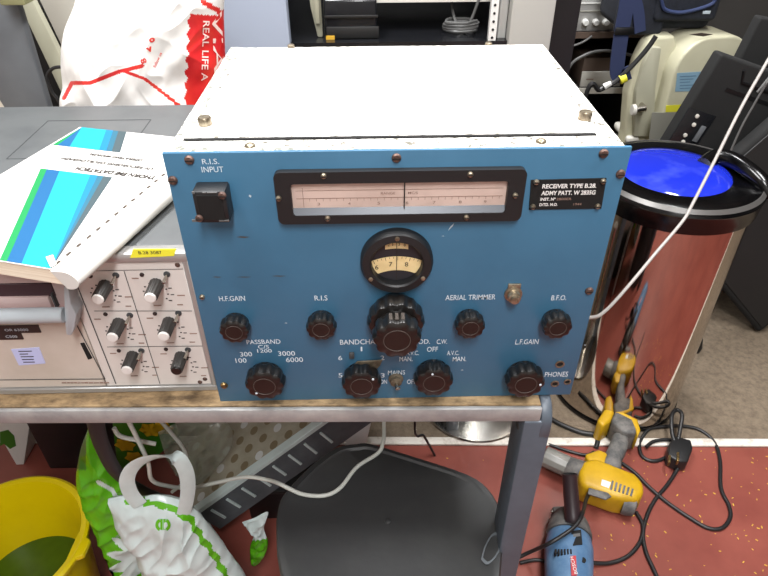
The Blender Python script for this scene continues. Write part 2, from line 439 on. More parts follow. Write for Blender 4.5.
# tuning scale window
def f(mb):
    a, b = Yp(272.5, 173, -.007), Yp(520.5, 221, -.007); c, d = Yp(290, 184.5, -.007), Yp(505, 213, -.007)
    frame_hole(mb, 'frame_black', rrect(a.x, b.x, b.z, a.z, .006, -.007), rrect(c.x, d.x, d.z, c.z, .003, -.007), (0, .0072, 0))
    # sloping sill inside the opening
    prism(mb, 'ledge_grey', [(c.x, -.0060, d.z), (c.x, -.0008, d.z+.007), (c.x, -.0008, d.z)], (d.x-c.x, 0, 0))
win = part('dial_bezel', f, rr)
def f(mb):
    c, d = Yp(288, 183, -.002), Yp(507, 212, -.002)
    box(mb, 'scale_pink', c.x+.001, d.x-.001, -.0018, .0002, d.z, c.z)
    z0 = Yp(397, 206, -.0025).z; z1 = Yp(397, 187, -.0025).z
    for zz in (z0+.45*(z1-z0),): box(mb, 'ink_soft', c.x+.006, d.x-.006, -.0022, -.0017, zz-.0002, zz+.0002)
    box(mb, 'ink_soft', c.x+.006, d.x-.006, -.0022, -.0017, z0+.86*(z1-z0)-.00015, z0+.86*(z1-z0)+.00015)
    box(mb, 'ink_soft', c.x+.012, c.x+.0125, -.0022, -.0017, z0, z1)
    x = c.x+.018
    while x < d.x-.008:
        box(mb, 'ink_soft', x-.00018, x+.00018, -.0022, -.0017, z0+.3*(z1-z0), z0+.45*(z1-z0)); x += .0062
    for i, s in enumerate(('3', '4', '5', '6', '7', '8', '9')):
        text(mb, 'ink_soft', s, (c.x+.026+i*.0285-.0005*i*i, -.0023, z0+.16*(z1-z0)), X, Z, .0026, .0028)
    text(mb, 'ink_soft', 'RANGE', (Yp(388, 190, -.002).x, -.0023, z0+.68*(z1-z0)), X, Z, .013, .0024)
    text(mb, 'ink_soft', 'MC/S', (Yp(413, 190, -.002).x, -.0023, z0+.68*(z1-z0)), X, Z, .009, .0024)
part('tuning_scale', f, win)
def f(mb):
    p = Yp(404.5, 195, -.0035); box(mb, 'ink', p.x-.0005, p.x+.0005, -.0045, -.0022, Yp(404, 208, -.003).z, Yp(404, 183, -.003).z)
part('pointer', f, win)
for px, py in ((323.5, 176.5), (470.5, 175), (278.5, 199), (515.5, 196), (327.5, 219), (466.5, 218)):
    part('screw', lambda mb: pscrew(mb, px, py, 'screw', .0026, -.007), win)
# round dial
DC = Yp(397, 265.5, -.012); DR = .0355
def f(mb):
    lathe(mb, 'frame_black', [(DR, 0), (DR, .008), (DR-.002, .0115), (DR-.009, .012), (DR-.0105, .0105), (DR-.0105, .0012), (0, .0012)], (DC.x, 0, DC.z), -Y, 56,
          mats=['frame_black']*5+['dial_dark']*2)
rd = part('round_dial', f, rr)
def f(mb):
    R = DR-.0108; cx, cz = DC.x, DC.z; y = -.002
    def band(r0, r1, cc, xl, xr, m):
        n = 40; top = []; bot = []
        for i in range(n+1):
            x = xl+(xr-xl)*i/n; lim = math.sqrt(max(0, R*R-x*x)); a = -cc+math.sqrt(r1*r1-x*x); b = -cc+math.sqrt(r0*r0-x*x)
            top.append(V((cx+x, y, cz+max(-lim, min(lim, a))))); bot.append(V((cx+x, y, cz+max(-lim, min(lim, b)))))
        for i in range(n): mb.raw([bot[i], bot[i+1], top[i+1], top[i]], [[0, 1, 2, 3]], m)
    cc = .056
    band(.0435, .060, cc, -R*.995, R*.995, 'cream'); band(.069, .079, cc, -.0112, .0112, 'cream')
    for i in range(-6, 7):
        t = i*.069+.02; r1 = .0598; r0 = .0558 if i % 3 == 0 else .0575
        ax = V((math.sin(t), 0, math.cos(t))); s = V((math.cos(t), 0, -math.sin(t)))*.00022
        o = V((cx, y-.0004, cz-cc))
        if abs((ax*r1).x) < R*.93: poly(mb, 'ink', [o+ax*r0-s, o+ax*r0+s, o+ax*r1+s, o+ax*r1-s])
    for s, dx, dz in (('7', -.0058, -.0050), ('8', .0098, -.0054), ('6', -.0196, -.0085)):
        text(mb, 'ink', s, (cx+dx, y-.0004, cz+dz), X, Z, .0034, .0052)
    for s, dx, dz in (('2', -.0078, .0175), ('1', -.0038, .018), ('3', .0022, .018), ('8', .0076, .0172)):
        text(mb, 'ink', s, (cx+dx, y-.0004, cz+dz), X, Z, .0018 if s != '1' else .0008, .0032)
    box(mb, 'ink', cx-.0003, cx+.0003, y-.0012, y-.0003, cz-R*.98, cz+R*.98)
FLATS.add('dial_face')
part('dial_face', f, rd)
for a in (90, 212, -32):
    p = V((DC.x+(DR-.0052)*math.cos(math.radians(a)), 0, DC.z+(DR-.0052)*math.sin(math.radians(a))))
    part('screw', lambda mb: lathe(mb, 'screw', [(.0024, 0), (.0022, .001), (0, .0014)], (p.x, -.0119, p.z), -Y, 14), rd)
# knobs
def flute(n, d): return lambda t, r: 1-d*(.5-.5*math.cos(n*t))**1.6
def knob_mb(mb, c, r, h=.026):
    fl = flute(10, .10)
    lathe(mb, 'bakelite', [(r*.82, 0), (r*.86, .003), (r*.97, .005), (r, .007), (r, h-.005), (r*.94, h-.001), (r*.85, h), (r*.56, h+.0003)], c, -Y, 80,
          lambda t, q: fl(t, q) if q > r*.82 else 1)
def knob(px, py, r, h=.026, dot=None, y0=0):
    c = Yp(px, py, y0-h); c.y = y0-.0002
    o = part('knob', lambda mb: knob_mb(mb, c, r, h), rr)
    def ff(mb):
        lathe(mb, 'bakelite_face', [(r*.56, h), (r*.555, h+.0007), (r*.53, h+.0007), (r*.52, h+.0002), (0, h+.0002)], c, -Y, 40, mats=['groove', 'groove', 'groove', 'bakelite_face', 'bakelite_face'])
    part('knob_face', ff, o)
    if dot:
        p = Yp(dot[0], dot[1], y0-h-.0008); p.y = y0-h
        part('pointer_dot', lambda mb: lathe(mb, 'lettering', [(.0013, 0), (.0013, .001), (0, .0013)], p, -Y, 12), o)
    return o
for px, py in ((234, 332.5), (321, 330), (470.5, 328.5), (558, 328.5)): knob(px, py, .0160, .0165)
knob(264.5, 386.5, .0222, .020, (256.5, 393.5)); knob(361.5, 386.5, .0222, .020, (373, 379.5)); knob(434, 383.5, .0220, .020, (432.5, 374.5)); knob(526, 385, .0222, .020, (540.5, 385))
# two-tier tuning knob
MK = Yp(397, 340.5, -.046); 
def f(mb):
    lathe(mb, 'bakelite', [(.024, 0), (.026, .004), (.0285, .007), (.0295, .010), (.0295, .019), (.0275, .0235), (.020, .0245)], (MK.x, -.0002, MK.z), -Y, 96,
          lambda t, q: flute(14, .07)(t, q) if q > .027 else 1)
tk = part('tuning_knob', f, rr)
def f(mb): knob_mb(mb, V((MK.x, -.0245, MK.z)), .0245, .022)
fk = part('fine_tuning_knob', f, tk)
def f(mb):
    r = .0245; h = .022
    lathe(mb, 'bakelite_face', [(r*.56, h), (r*.555, h+.0007), (r*.53, h+.0007), (r*.52, h+.0002), (0, h+.0002)], (MK.x, -.0245, MK.z), -Y, 40, mats=['groove']*3+['bakelite_face']*2)
    for k in (-1, 0, 1): box(mb, 'groove', MK.x+k*.006-.0016, MK.x+k*.006+.0016, -.042, -.032, MK.z+.0226, MK.z+.0237)
part('knob_face', f, tk)
# pointer of the band switch, toggle, terminals
def f(mb):
    p = [Yp(*q, -.003) for q in ((352, 368), (357, 362), (366, 361.5), (382.5, 360.5), (380, 366), (374, 372), (364, 376))]
    prism(mb, 'dull_metal', p, (0, .002, 0), .0003, 1)
part('band_pointer', f, rr)
def f(mb):
    a, b = Yp(349, 353, -.002), Yp(354.5, 358.5, -.002); box(mb, 'rec_line', a.x, b.x, -.003, .0002, b.z, a.z, .0008)
part('pointer_stop', f, rr)
def f(mb):
    c = Yp(396, 381, -.004); c.y = 0
    lathe(mb, 'dull_metal', [(.0085, 0), (.0085, .0015), (.0065, .003), (.0065, .007), (.003, .0085), (0, .0088)], c, -Y, 20)
    cyl(mb, 'nickel', c+V((0, -.007, 0)), c+V((.002, -.015, -.002)), .0022, .003, 12, .0006)
part('mains_toggle', f, rr)
def f(mb):
    c = Yp(514.5, 298, -.008); c.y = 0
    lathe(mb, 'screw', [(.0092, 0), (.0092, .0025), (.0066, .003), (.0066, .009), (.0045, .010), (.0045, .013), (.002, .0135), (0, .0135)], c, -Y, 24)
    box(mb, 'screw', c.x-.0065, c.x+.0065, -.0022, .0002, c.z+.004, c.z+.0128, .0005)
part('aerial_terminal', f, rr)
for px, py, r in ((560, 364.5, .0052), (555, 384, .0048), (567.5, 382, .0042)):
    c = Yp(px, py, -.001); c.y = 0
    part('phone_jack', lambda mb: lathe(mb, 'screw', [(r, 0), (r, .0012), (r*.72, .0014), (r*.68, .0003), (0, .0003)], c, -Y, 20, mats=['screw', 'screw', 'screw', 'gap_black', 'gap_black']), rr)

# ================================================================== chart recorder
RX0, RX1, RY0, RY1, RT = -.68, -.2115, .02, .44, .945
cr = thing('chart_recorder', 'beige and grey pen chart recorder standing left of the blue receiver', 'chart recorder', (-.45, .2, BT))
def f(mb):
    box(mb, 'rec_top', RX0, RX1, .034, RY1, BT+.006, RT, .004, 2)
    a, b, c = Zp(48, 121, RT), Zp(150, 121, RT), Zp(7, 159, RT)
    y1, y0 = a.y, c.y
    for (x0, x1, ya, yb) in ((a.x, b.x, y1-.0006, y1+.0006), (a.x-.0006, a.x+.0006, y0, y1), (a.x, b.x, y0-.0006, y0+.0006), (b.x-.0006, b.x+.0006, y0, y1)):
        box(mb, 'rec_line', x0, x1, ya, yb, RT-.0002, RT+.0004)
part('case', f, cr)
def f(mb):
    box(mb, 'rec_metal', RX0, RX1+.0005, RY0-.003, .034, RT-.010, RT+.0015, .0025, 2)
    box(mb, 'rec_metal', RX1-.006, RX1, RY0-.002, .034, BT+.005, RT-.008, .001, 1)
    box(mb, 'rec_metal', RX0, RX1, RY0-.003, .034, BT+.0005, BT+.0085, .001, 1)
part('front_frame', f, cr)
def y2(px, py, d=0): return Yp(px, py, RY0+d)
def f(mb):
    xl = y2(74, 300).x
    box(mb, 'rec_face', xl, RX1-.0065, RY0, .033, BT+.009, RT-.0105, .0005, 1)
    e = RY0-.0006
    def ln(p, q, w=.0005, m='rec_line'):
        p, q = Yp(*p, e), Yp(*q, e); d = (q-p).normalized(); s = V((-d.z, 0, d.x))*w; poly(mb, m, [p-s, q-s, q+s, p+s])
    ln((77, 285), (116, 384), .0006); ln((124, 271), (160, 384), .0004); ln((94, 311), (192, 311), .0004); ln((107, 347), (205, 346), .0004)
    ln((92, 271), (183, 269), .0003)
    for kx, ky in CAPS:
        c = Yp(kx+6, ky-6, RY0)
        for i in range(9):
            t = math.radians(200-30*i); r0 = .0125; d = V((math.cos(t), 0, math.sin(t)))
            p = V((c.x, e, c.z))+d*r0; box(mb, 'ink', p.x-.0009, p.x+.0009, e, e+.0004, p.z-.0007, p.z+.0007)
            if i > 4:
                p = V((c.x, e, c.z))+d*.0165; box(mb, 'ink', p.x-.0014, p.x+.0022, e, e+.0004, p.z-.0005, p.z+.0005)
        for dx, dz, w in ((.0255, -.004, .004), (.022, -.0165, .003), (-.002, -.017, .004), (-.017, .019, .0035)):
            box(mb, 'ink_soft', c.x+dx-w, c.x+dx+w, e, e+.0004, c.z+dz-.0006, c.z+dz+.0006)
CAPS = ((97.5, 300), (150, 298.5), (112, 338), (163.5, 337), (126.5, 371), (176, 371.5))
FLATS.add('channel_panel')
chp = part('channel_panel', f, cr)
for i, (px, py) in enumerate(CAPS):
    c = Yp(px, py, RY0-.025); r = .0072
    def f(mb): lathe(mb, 'knob_grey', [(r*1.05, 0), (r*1.05, .002), (r, .003), (r*.96, .022), (r*.84, .0232), (0, .0232)], (c.x, RY0, c.z), -Y, 48, lambda t, q: 1-.07*(math.cos(12*t) > 0))
    k = part('selector_knob', f, chp)
    part('knob_cap', lambda mb: lathe(mb, 'knob_cap' if i < 5 else 'bakelite', [(r*.82, 0), (r*.82, .0012), (r*.7, .002), (0, .0022)], (c.x, RY0-.0232, c.z), -Y, 28), k)
for px, py in ((116, 275), (167, 274), (130, 315), (178.5, 313), (141.5, 350.5), (188, 349.5)):
    c = y2(px, py); 
    def f(mb):
        lathe(mb, 'rec_line', [(.0035, 0), (.0035, .001), (0, .0012)], (c.x, RY0, c.z), -Y, 16)
        cyl(mb, 'nickel', (c.x, RY0-.001, c.z), (c.x-.001, RY0-.0135, c.z-.002), .0012, .0018, 10, .0004)
    part('toggle_switch', f, chp)
for px, py in ((90.5, 276), (142, 274.5), (105.5, 314), (155, 313.5), (119, 350.5), (166, 349)):
    c = y2(px, py); part('indicator_lamp', lambda mb: lathe(mb, 'label_brown', [(.0024, 0), (.0022, .0012), (0, .0017)], (c.x, RY0, c.z), -Y, 14), chp)
for px, py in ((177.5, 265), (200, 382), (205, 379)):
    c = y2(px, py); part('screw', lambda mb: lathe(mb, 'rust_screw', [(.0028, 0), (.0022, .001), (0, .0015)], (c.x, RY0, c.z), -Y, 14), chp)
def f(mb):
    a, b = y2(0, 320), y2(70, 383)
    xr = y2(73, 300).x
    box(mb, 'rec_door', RX0+.003, xr, RY0, .033, BT+.009, y2(40, 300).z-.018, .0006, 1)
    e = RY0-.0006
    def ln(p, q, w=.0005, m='rec_line'):
        p, q = Yp(*p, e), Yp(*q, e); d = (q-p).normalized(); s = V((-d.z, 0, d.x))*w; poly(mb, m, [p-s, q-s, q+s, p+s])
    ln((73, 318), (105, 379), .0006); ln((0, 380), (105, 379), .0006)
    x = 62
    while x < 104:
        w = random.uniform(2, 5); a, b = Yp(x, 383.5, e), Yp(x+w, 382, e); box(mb, 'ink_soft', a.x, b.x, e, e+.0004, a.z, a.z+random.uniform(.0012, .002)); x += w+1.2
FLATS.add('paper_door')
door = part('paper_door', f, cr)
def f(mb):
    p = [Yp(*q, RY0-.001) for q in ((80, 343.5), (84, 343), (92.3, 358.5), (88, 360))]
    prism(mb, 'gap_black', p, (0, .0011, 0), .0003, 1)
part('latch_slot', f, door)
def f(mb):
    a, b = y2(-6, 325.5), y2(41.5, 332); box(mb, 'label_brown', a.x, b.x, RY0-.0012, RY0+.0005, b.z, a.z)
    text(mb, 'chip', 'OR 63000', (y2(17, 329).x, RY0-.0015, y2(17, 329).z), X, Z, .0255, .0034)
    a, b = y2(-6, 332.6), y2(24, 338.8); box(mb, 'label_brown', a.x, b.x, RY0-.0012, RY0+.0005, b.z, a.z)
    text(mb, 'chip', 'C500', (y2(12, 335.7).x, RY0-.0015, y2(12, 335.7).z), X, Z, .0125, .0034)
FLATS.add('embossed_label')
part('embossed_label', f, door)
def f(mb):
    p = [Yp(*q, RY0-.0006) for q in ((11, 349.5), (39, 347.5), (45.5, 363.5), (19, 365.5))]
    prism(mb, 'sticker_blue', p, (0, .0007, 0))
    for i in range(5):
        q = Yp(21+i*1.2, 351.5+i*2.7, RY0-.001); w = random.uniform(.006, .012); box(mb, 'ink', q.x-.003, q.x+w, RY0-.001, RY0-.0006, q.z-.0005, q.z+.0005)
part('asset_sticker', f, door)
def f(mb):   # paper slot with roller above the door
    xr = y2(72, 300).x; zb = y2(40, 300).z
    box(mb, 'rec_pink', RX0+.003, xr, RY0+.001, .033, zb-.0175, RT-.0105)
    a, b = y2(0, 284), y2(56, 296); box(mb, 'rec_purple', RX0+.004, b.x, RY0-.0008, RY0+.002, b.z, a.z, .0004, 1)
    a, b = y2(0, 296), y2(54, 307); box(mb, 'rec_pink', RX0+.004, b.x, RY0-.004, RY0+.002, b.z, a.z, .001, 2)
    a, b = y2(53, 291), y2(59, 305); box(mb, 'rec_line', a.x, b.x, RY0-.006, RY0+.002, b.z, a.z, .001, 1)
part('paper_slot', f, cr)
def f(mb):
    c = Yp(30, 314.5, RY0-.018); c = Yp(30, 315.5, RY0-.018); cyl(mb, 'rec_bar', (RX0+.01, RY0-.018, c.z), (Yp(64, 314, RY0-.018).x, RY0-.018, c.z), .0085, n=24, bev=.001)
    pts = [Yp(*q, RY0-.020) for q in ((63.5, 287), (68, 286), (71, 305), (76.5, 315), (74, 330), (71, 336), (66, 335), (64.5, 322))]
    prism(mb, 'rec_bar', pts, (0, .021, 0), .0015, 2)
part('pull_handle', f, cr)
def f(mb):
    p = [Yp(*q, RY0-.0036) for q in ((133, 249.5), (176, 249), (174, 256), (130, 258))]
    prism(mb, 'sticker_yellow', p, (0, .001, 0))
    text(mb, 'ink', 'B.28 3087', (Yp(150, 252.6, RY0-.004).x, RY0-.0041, Yp(150, 252.6, RY0-.004).z), X, Z, .023, .0036)
part('yellow_sticker', f, cr)

# ================================================================== comb-bound manual on the recorder
mo = V((-.292, -.04, RT+.0018)); da = V((.27, .963, 0)).normalized(); dw = V((-da.y, da.x, 0))   # dw runs from the spine to the left
def B(a, w, z=0): return mo+da*a+dw*w+Z*z
mn = thing('comb_bound_manual', 'white comb-bound manual with turquoise diagonal stripes lying on the grey recorder', 'manual', mo)
TH = .0165
def f(mb):
    prism(mb, 'page_edge', [B(0, .012), B(.297, .012), B(.297, .212), B(0, .212)], (0, 0, TH), .0005, 1)
part('pages', f, mn)
def stripe(mb, m, a0, a1, f0, f1, z):
    def e(a, f): left = .100+(a-.03)*.54; right = .018+(a-.047)*.496; return left+(right-left)*f
    pts = [(a0, e(a0, f0)), (a0, e(a0, f1)), (a1, e(a1, f1)), (a1, e(a1, f0))]
    pts = [B(a, max(.0275, min(w, .2105)), z) for a, w in pts]
    poly(mb, m, pts)
def f(mb):
    prism(mb, 'paper', [B(-.001, .008, TH), B(.298, .008, TH), B(.298, .214, TH), B(-.001, .214, TH)], (0, 0, .0009))
    z = TH+.0013
    for a0, a1 in ((.0, .176), (.238, .2975)):
        for m, f0, f1 in (('green_stripe', 0, .09), ('mid_blue', .09, .27), ('cyan', .27, .70), ('deep_blue', .70, .80), ('teal_stripe', .8, .88), ('grey_stripe', .88, 1)):
            stripe(mb, m, a0, a1, f0, f1, z)
    for s, a, w, h, wc in (('THORN EMI DATATECH', .186, .105, .0085, .085), ('UV RECORDING OSCILLOGRAPH', .206, .125, .006, .11), ('OPERATING MANUAL', .224, .075, .006, .11)):
        text(mb, 'ink' if a < .19 else 'ink', s, B(a, wc, z+.0003), dw, -da, w, h, bold=.035)
FLATS.add('cover')
part('cover', f, mn)
def f(mb):
    pr = []
    for i in range(9):
        t = PI*(-.5+i/8); pr.append((.012-.013*math.cos(t), TH*.5+.001+(TH*.5+.0015)*math.sin(t)))
    pr = [(.026, -.0005+TH+.0016)]+pr[::-1][:]+[(.014, 0)]
    prism(mb, 'paper', [B(-.004, w, z) for w, z in pr], da*.303)
part('comb_spine', f, mn)
def f(mb):
    for i in range(19): 
        a = .006+i*.0155; prism(mb, 'wear_brown', [B(a, .0265, TH+.0012), B(a+.006, .0265, TH+.0012), B(a+.0065, .029, TH+.0012), B(a+.0005, .029, TH+.0012)], (0, 0, .0006))
part('punched_holes', f, mn)
def f(mb): prism(mb, 'paper', [B(.0, .028, TH+.002), B(.006, .026, TH+.002), B(.017, .038, TH+.003), B(.012, .042, TH+.003)], (0, 0, .0008))
part('loose_tab', f, mn)

# ================================================================== plastic bags
def blob(c, rad, e=2.6, nu=120, nv=70, amp=.02, fq=9, seed=0, squash=None, fine=.35):
    vs = []; fs = []; c = V(c)
    for j in range(nv+1):
        ph = -PI/2+PI*j/nv
        for i in range(nu):
            th = 2*PI*i/nu
            d = V((math.cos(ph)*math.cos(th), math.cos(ph)*math.sin(th), math.sin(ph)))
            k = (abs(d.x)**e+abs(d.y)**e+abs(d.z)**e)**(-1/e)
            p = V((d.x*rad[0], d.y*rad[1], d.z*rad[2]))*k
            q = (p+V((seed, seed*.7, seed*1.3)))*fq
            n1 = abs(noise.noise(q)); n2 = abs(noise.noise(q*2.3)); n3 = noise.noise(q*.5)
            p = p+d*amp*(n3*1.2-(.5-n1)*1.0-(.3-n2)*fine)
            if squash: p = squash(p)
            vs.append(c+p)
    for j in range(nv):
        for i in range(nu):
            a = j*nu+i; b = j*nu+(i+1) % nu; fs.append([a, b, b+nu, a+nu])
    return vs, fs
def pxof(p):   # picture coordinates of a point, used to lay out the printed patches on the bags
    v = p-CAM; d = v.dot(fw); return 384+FPX*v.dot(ca)/d, 288-FPX*v.dot(cb)/d
def pillow(pxs, y, th, amp=.01, fq=16, seed=0, back=.7, zmin=.001, rings=34, lean=0, k=10):
    O = spline([Yp(*q, y) for q in pxs]+[Yp(*pxs[0], y)], k)[:-1]; n = len(O); c = sum(O, V())/n
    vs = []; fs = []; layers = [(i/rings, 1) for i in range(1, rings+1)]+[(i/rings, -1) for i in range(rings-1, 0, -1)]
    for s_, sd in layers:
        for p in O:
            q = c+(p-c)*s_; h = max(0, 1-s_**3.2)**.55
            w = V((q.x+seed, q.z*1.0, seed)); warp = noise.noise(w*fq*.5)*.05
            a = noise.noise(V(((q.x+warp)*fq, (q.z-warp)*fq*.45, seed))); b = noise.noise(V(((q.x-q.z)*fq*1.7, (q.z+q.x)*fq*.6, seed+3))); d = noise.noise(V((q.x*fq*3.5, q.z*fq*2.2, seed+7)))
            cr = -(abs(a)**.8)*1.6-(abs(b)**.8)*.9+d*.3+.6
            q = V((q.x+amp*.25*b*h, q.y-sd*h*(th if sd > 0 else th*back)-sd*cr*amp*min(1, h*1.6)+lean*(q.z-c.z), q.z)); q.z = max(q.z, zmin); vs.append(q)
    m = len(layers); vs += [sum((vs[i] for i in range(n)), V())/n, sum((vs[(m-1)*n+i] for i in range(n)), V())/n]
    for r in range(m-1):
        for i in range(n): j2 = (i+1) % n; fs.append([r*n+i, r*n+j2, (r+1)*n+j2, (r+1)*n+i])
    for i in range(n): fs.append([m*n, (i+1) % n, i]); fs.append([m*n+1, (m-1)*n+i, (m-1)*n+(i+1) % n])
    return vs, fs, c
def text_on(mb, m, s, px, py, dx, dy, w, h, bv, off=.0015, bold=.01):
    vs, fs = text_data(s, bold); n = math.hypot(dx, dy); dx /= n; dy /= n; out = []
    for a, b in vs:
        d = ray(px+dx*a*w+dy*b*h, py+dy*a*w-dx*b*h).normalized(); hit = bv.ray_cast(CAM, d)[0]; out.append((hit or Yp(px, py, .5))-d*off)
    mb.raw(out, fs, m)
def seg(x, y, L):
    best = 1e9
    for (x0, y0), (x1, y1) in zip(L, L[1:]):
        t = max(0, min(1, ((x-x0)*(x1-x0)+(y-y0)*(y1-y0))/((x1-x0)**2+(y1-y0)**2))); best = min(best, math.hypot(x-x0-t*(x1-x0), y-y0-t*(y1-y0)))
    return best
vs, fs, BC = pillow(((72, 150), (62, 104), (65, 84), (63, 60), (66, 30), (76, 4), (90, -30), (125, -48), (195, -48), (222, -25), (224, 20), (226, 70), (230, 150), (150, 168)), .55, .075, .012, 13, 1.7, zmin=BT+.0005, rings=90, k=26)
def bagm(fc):
    p = sum((vs[i] for i in fc), V())/len(fc); x, y = pxof(p)
    if p.y > .56: return 'bag_white'
    if x > 189-(y-15)*.045+1.5*math.sin(y*.5) and y > 14+(x-189)*.06: return 'bag_red'
    if x > 200 and abs(y-(x-200)*.6) < 3: return 'bag_red'
    if seg(x, y, ((64, 98), (72, 83), (90, 83), (118, 72), (142, 66))) < 2.0: return 'bag_red'
    if seg(x, y, ((126, 72), (145, 79), (162, 92), (182, 108))) < 1.5: return 'bag_red'
    return 'bag_white'
mb = MB(); mb.raw(vs, fs, [bagm(q) for q in fs])
bt = BVHTree.FromPolygons([tuple(v) for v in vs], fs)
rb = thing('carrier_bag', 'red and white plastic carrier bag standing behind the recorder', 'carrier bag', (BC.x, BC.y, BT))
obj('bag_body', mb, rb)
mb = MB()
text_on(mb, 'bag_text', 'REAL LIFE A', 205.5, 51, -.03, 1, 60, 6.5, bt)
text_on(mb, 'bag_text', 'VIA', 218, 42, .04, 1, 62, 10, bt)
FLATS.add('print'); obj('print', mb, rb)
mb = MB()
for px, py, s_ in ((152, 40, 'o'), (149.5, 49.5, 'v'), (143.5, 61, 'co')): text_on(mb, 'bag_red', s_, px, py, 1, -.4, 6, 5, bt, bold=.05)
text_on(mb, 'bag_red', 'follow us', 157.5, 60, .45, -1, 16, 3, bt)
obj('print', mb, rb)

# ================================================================== equipment rack behind the receiver
rk = thing('equipment_rack', 'tall open equipment rack with grey posts standing behind the receiver', 'equipment rack', (.007, 1.0, .006))
RKZ = 1.95; RQ = .84
def rx(px): return Yp(px, 45, RQ).x
XA, XB, XC, XD = rx(223), rx(290), rx(508), rx(550)
part('front_post', lambda mb: box(mb, 'rack_grey', XA, XB, RQ, RQ+.035, .006, RKZ, .003), rk)
part('front_post', lambda mb: box(mb, 'rack_beige', XC, XD, RQ, RQ+.035, .006, RKZ, .003), rk)
part('side_panel', lambda mb: box(mb, 'black', XA-.008, XA, RQ, RQ+.6, .006, RKZ), rk)
part('side_panel', lambda mb: box(mb, 'black', XD, rx(577), RQ+.02, RQ+.6, .006, RKZ), rk)
part('back_panel', lambda mb: box(mb, 'dark_inside', XA, XD, RQ+.59, RQ+.6, .006, RKZ), rk)
part('top_panel', lambda mb: box(mb, 'black', XA-.008, rx(577), RQ, RQ+.6, RKZ, RKZ+.02), rk)
SHZ = Yp(400, 42, RQ+.012).z-.004
part('shelf', lambda mb: (box(mb, 'dark_gloss', XA+.001, XD-.001, RQ+.036, RQ+.589, SHZ-.012, SHZ), box(mb, 'dark_gloss', XB, XC, RQ+.012, RQ+.0355, SHZ-.03, SHZ+.004)), rk)
part('upper_shelf', lambda mb: box(mb, 'offwhite', -.10, .24, RQ+.1, RQ+.5, Yp(400, 2.5, RQ+.1).z, Yp(400, 2.5, RQ+.1).z+.017), rk)
def f(mb):
    a = Yp(490, 20, RQ+.015).x; b = Yp(497.5, 20, RQ+.015).x
    box(mb, 'rail_white', a, b, RQ+.015, RQ+.03, .85, RKZ)
    z = SHZ+.01
    while z < 1.25: cyl(mb, 'gap_black', ((a+b)/2, RQ+.0143, z), ((a+b)/2, RQ+.0155, z), .0028, n=10); z += .016
part('mounting_rail', f, rk)
part('rear_post', lambda mb: box(mb, 'rail_white', Yp(499, 20, RQ+.04).x, Yp(507.5, 20, RQ+.04).x, RQ+.04, RQ+.06, .85, RKZ, .004), rk)
def device(name, label, cat, px0, px1, yb, y1, z0, z1, m, extra=None):
    a, b = Yp(px0, 20, yb).x, Yp(px1, 20, yb).x
    t = thing(name, label, cat, ((a+b)/2, (yb+y1)/2, z0))
    part('case', lambda mb: box(mb, m, a, b, yb, y1, z0, z1, .006, 3), t)
    part('front_lip', lambda mb: (box(mb, 'tv_trim', a+.004, b+.004, yb-.006, yb, z0+.004, z0+(z1-z0)*.35, .002), box(mb, 'tv_trim', a+.002, b+.002, yb-.003, yb, z0+(z1-z0)*.55, z0+(z1-z0)*.62, .001)), t)
    if extra: extra(t, a, b)
    return t
def stk(t, a, b):
    p, q = Yp(326, 36, RQ+.04), Yp(335, 43.5, RQ+.04)
    part('amber_sticker', lambda mb: (box(mb, 'sticker_amber', p.x, q.x, RQ+.0365, RQ+.039, q.z+.001, p.z+.001), box(mb, 'ink', p.x+.003, q.x-.003, RQ+.0361, RQ+.0365, q.z+.006, q.z+.009)), t)
device('disk_drive', 'wide black device with an amber sticker, lower of two on the rack shelf', 'electronic device', 324, 377, RQ+.045, RQ+.28, SHZ, SHZ+.082, 'dark_gloss', stk)
device('tape_unit', 'smaller black device stacked on the stickered device in the rack', 'electronic device', 322, 367, RQ+.06, RQ+.25, SHZ+.0825, SHZ+.16, 'black')
UZ = Yp(400, 2.5, RQ+.1).z
mb = MB(); a, b = Yp(305, 10, RQ+.07).x, Yp(321.5, 10, RQ+.07).x
prism(mb, 'beige_side', [(a, RQ+.07, SHZ+.2), (a+.012, RQ+.07, SHZ+.06), (b-.012, RQ+.07, SHZ), (b, RQ+.07, SHZ), (b, RQ+.07, SHZ+.2)], (0, .012, 0), .003)
box(mb, 'beige_side', b-.014, b-.004, RQ+.062, RQ+.0705, SHZ+.03, SHZ+.19, .001)
tag(obj('metal_bracket', mb, loc=(b-.006, RQ+.075, SHZ)), 'pale metal bracket standing upright left of the two rack devices', 'bracket')
mb = MB(); tube(mb, 'cable_grey', [Yp(453, -8, RQ+.16), Yp(452, 5, RQ+.14), Yp(455, 20, RQ+.11), Yp(462, 33, RQ+.09)]+[V((Yp(462+i*8, 30, RQ+.1).x, RQ+.1, SHZ+.004+.02*i*i)) for i in range(1, 4)]+[V((Yp(486, 0, RQ+.14).x, RQ+.14, UZ-.001))], .0032, 8)
tag(obj('looped_cable', mb), 'dark grey cable hanging in a loop at the right side of the rack', 'cable')
mb = MB(); pts = []; cq = Yp(460, 36, RQ+.1)
for i in range(46): t = i*.55; pts.append((cq.x+.035*math.cos(t)+.004*math.sin(i*2.1), RQ+.1+.028*math.sin(t), SHZ+.004+.0005*i))
tube(mb, 'cable_grey', pts, .0034, 6, 4)
tag(obj('cable_coil', mb), 'coil of dark grey cable lying on the rack shelf by the perforated rail', 'cable')

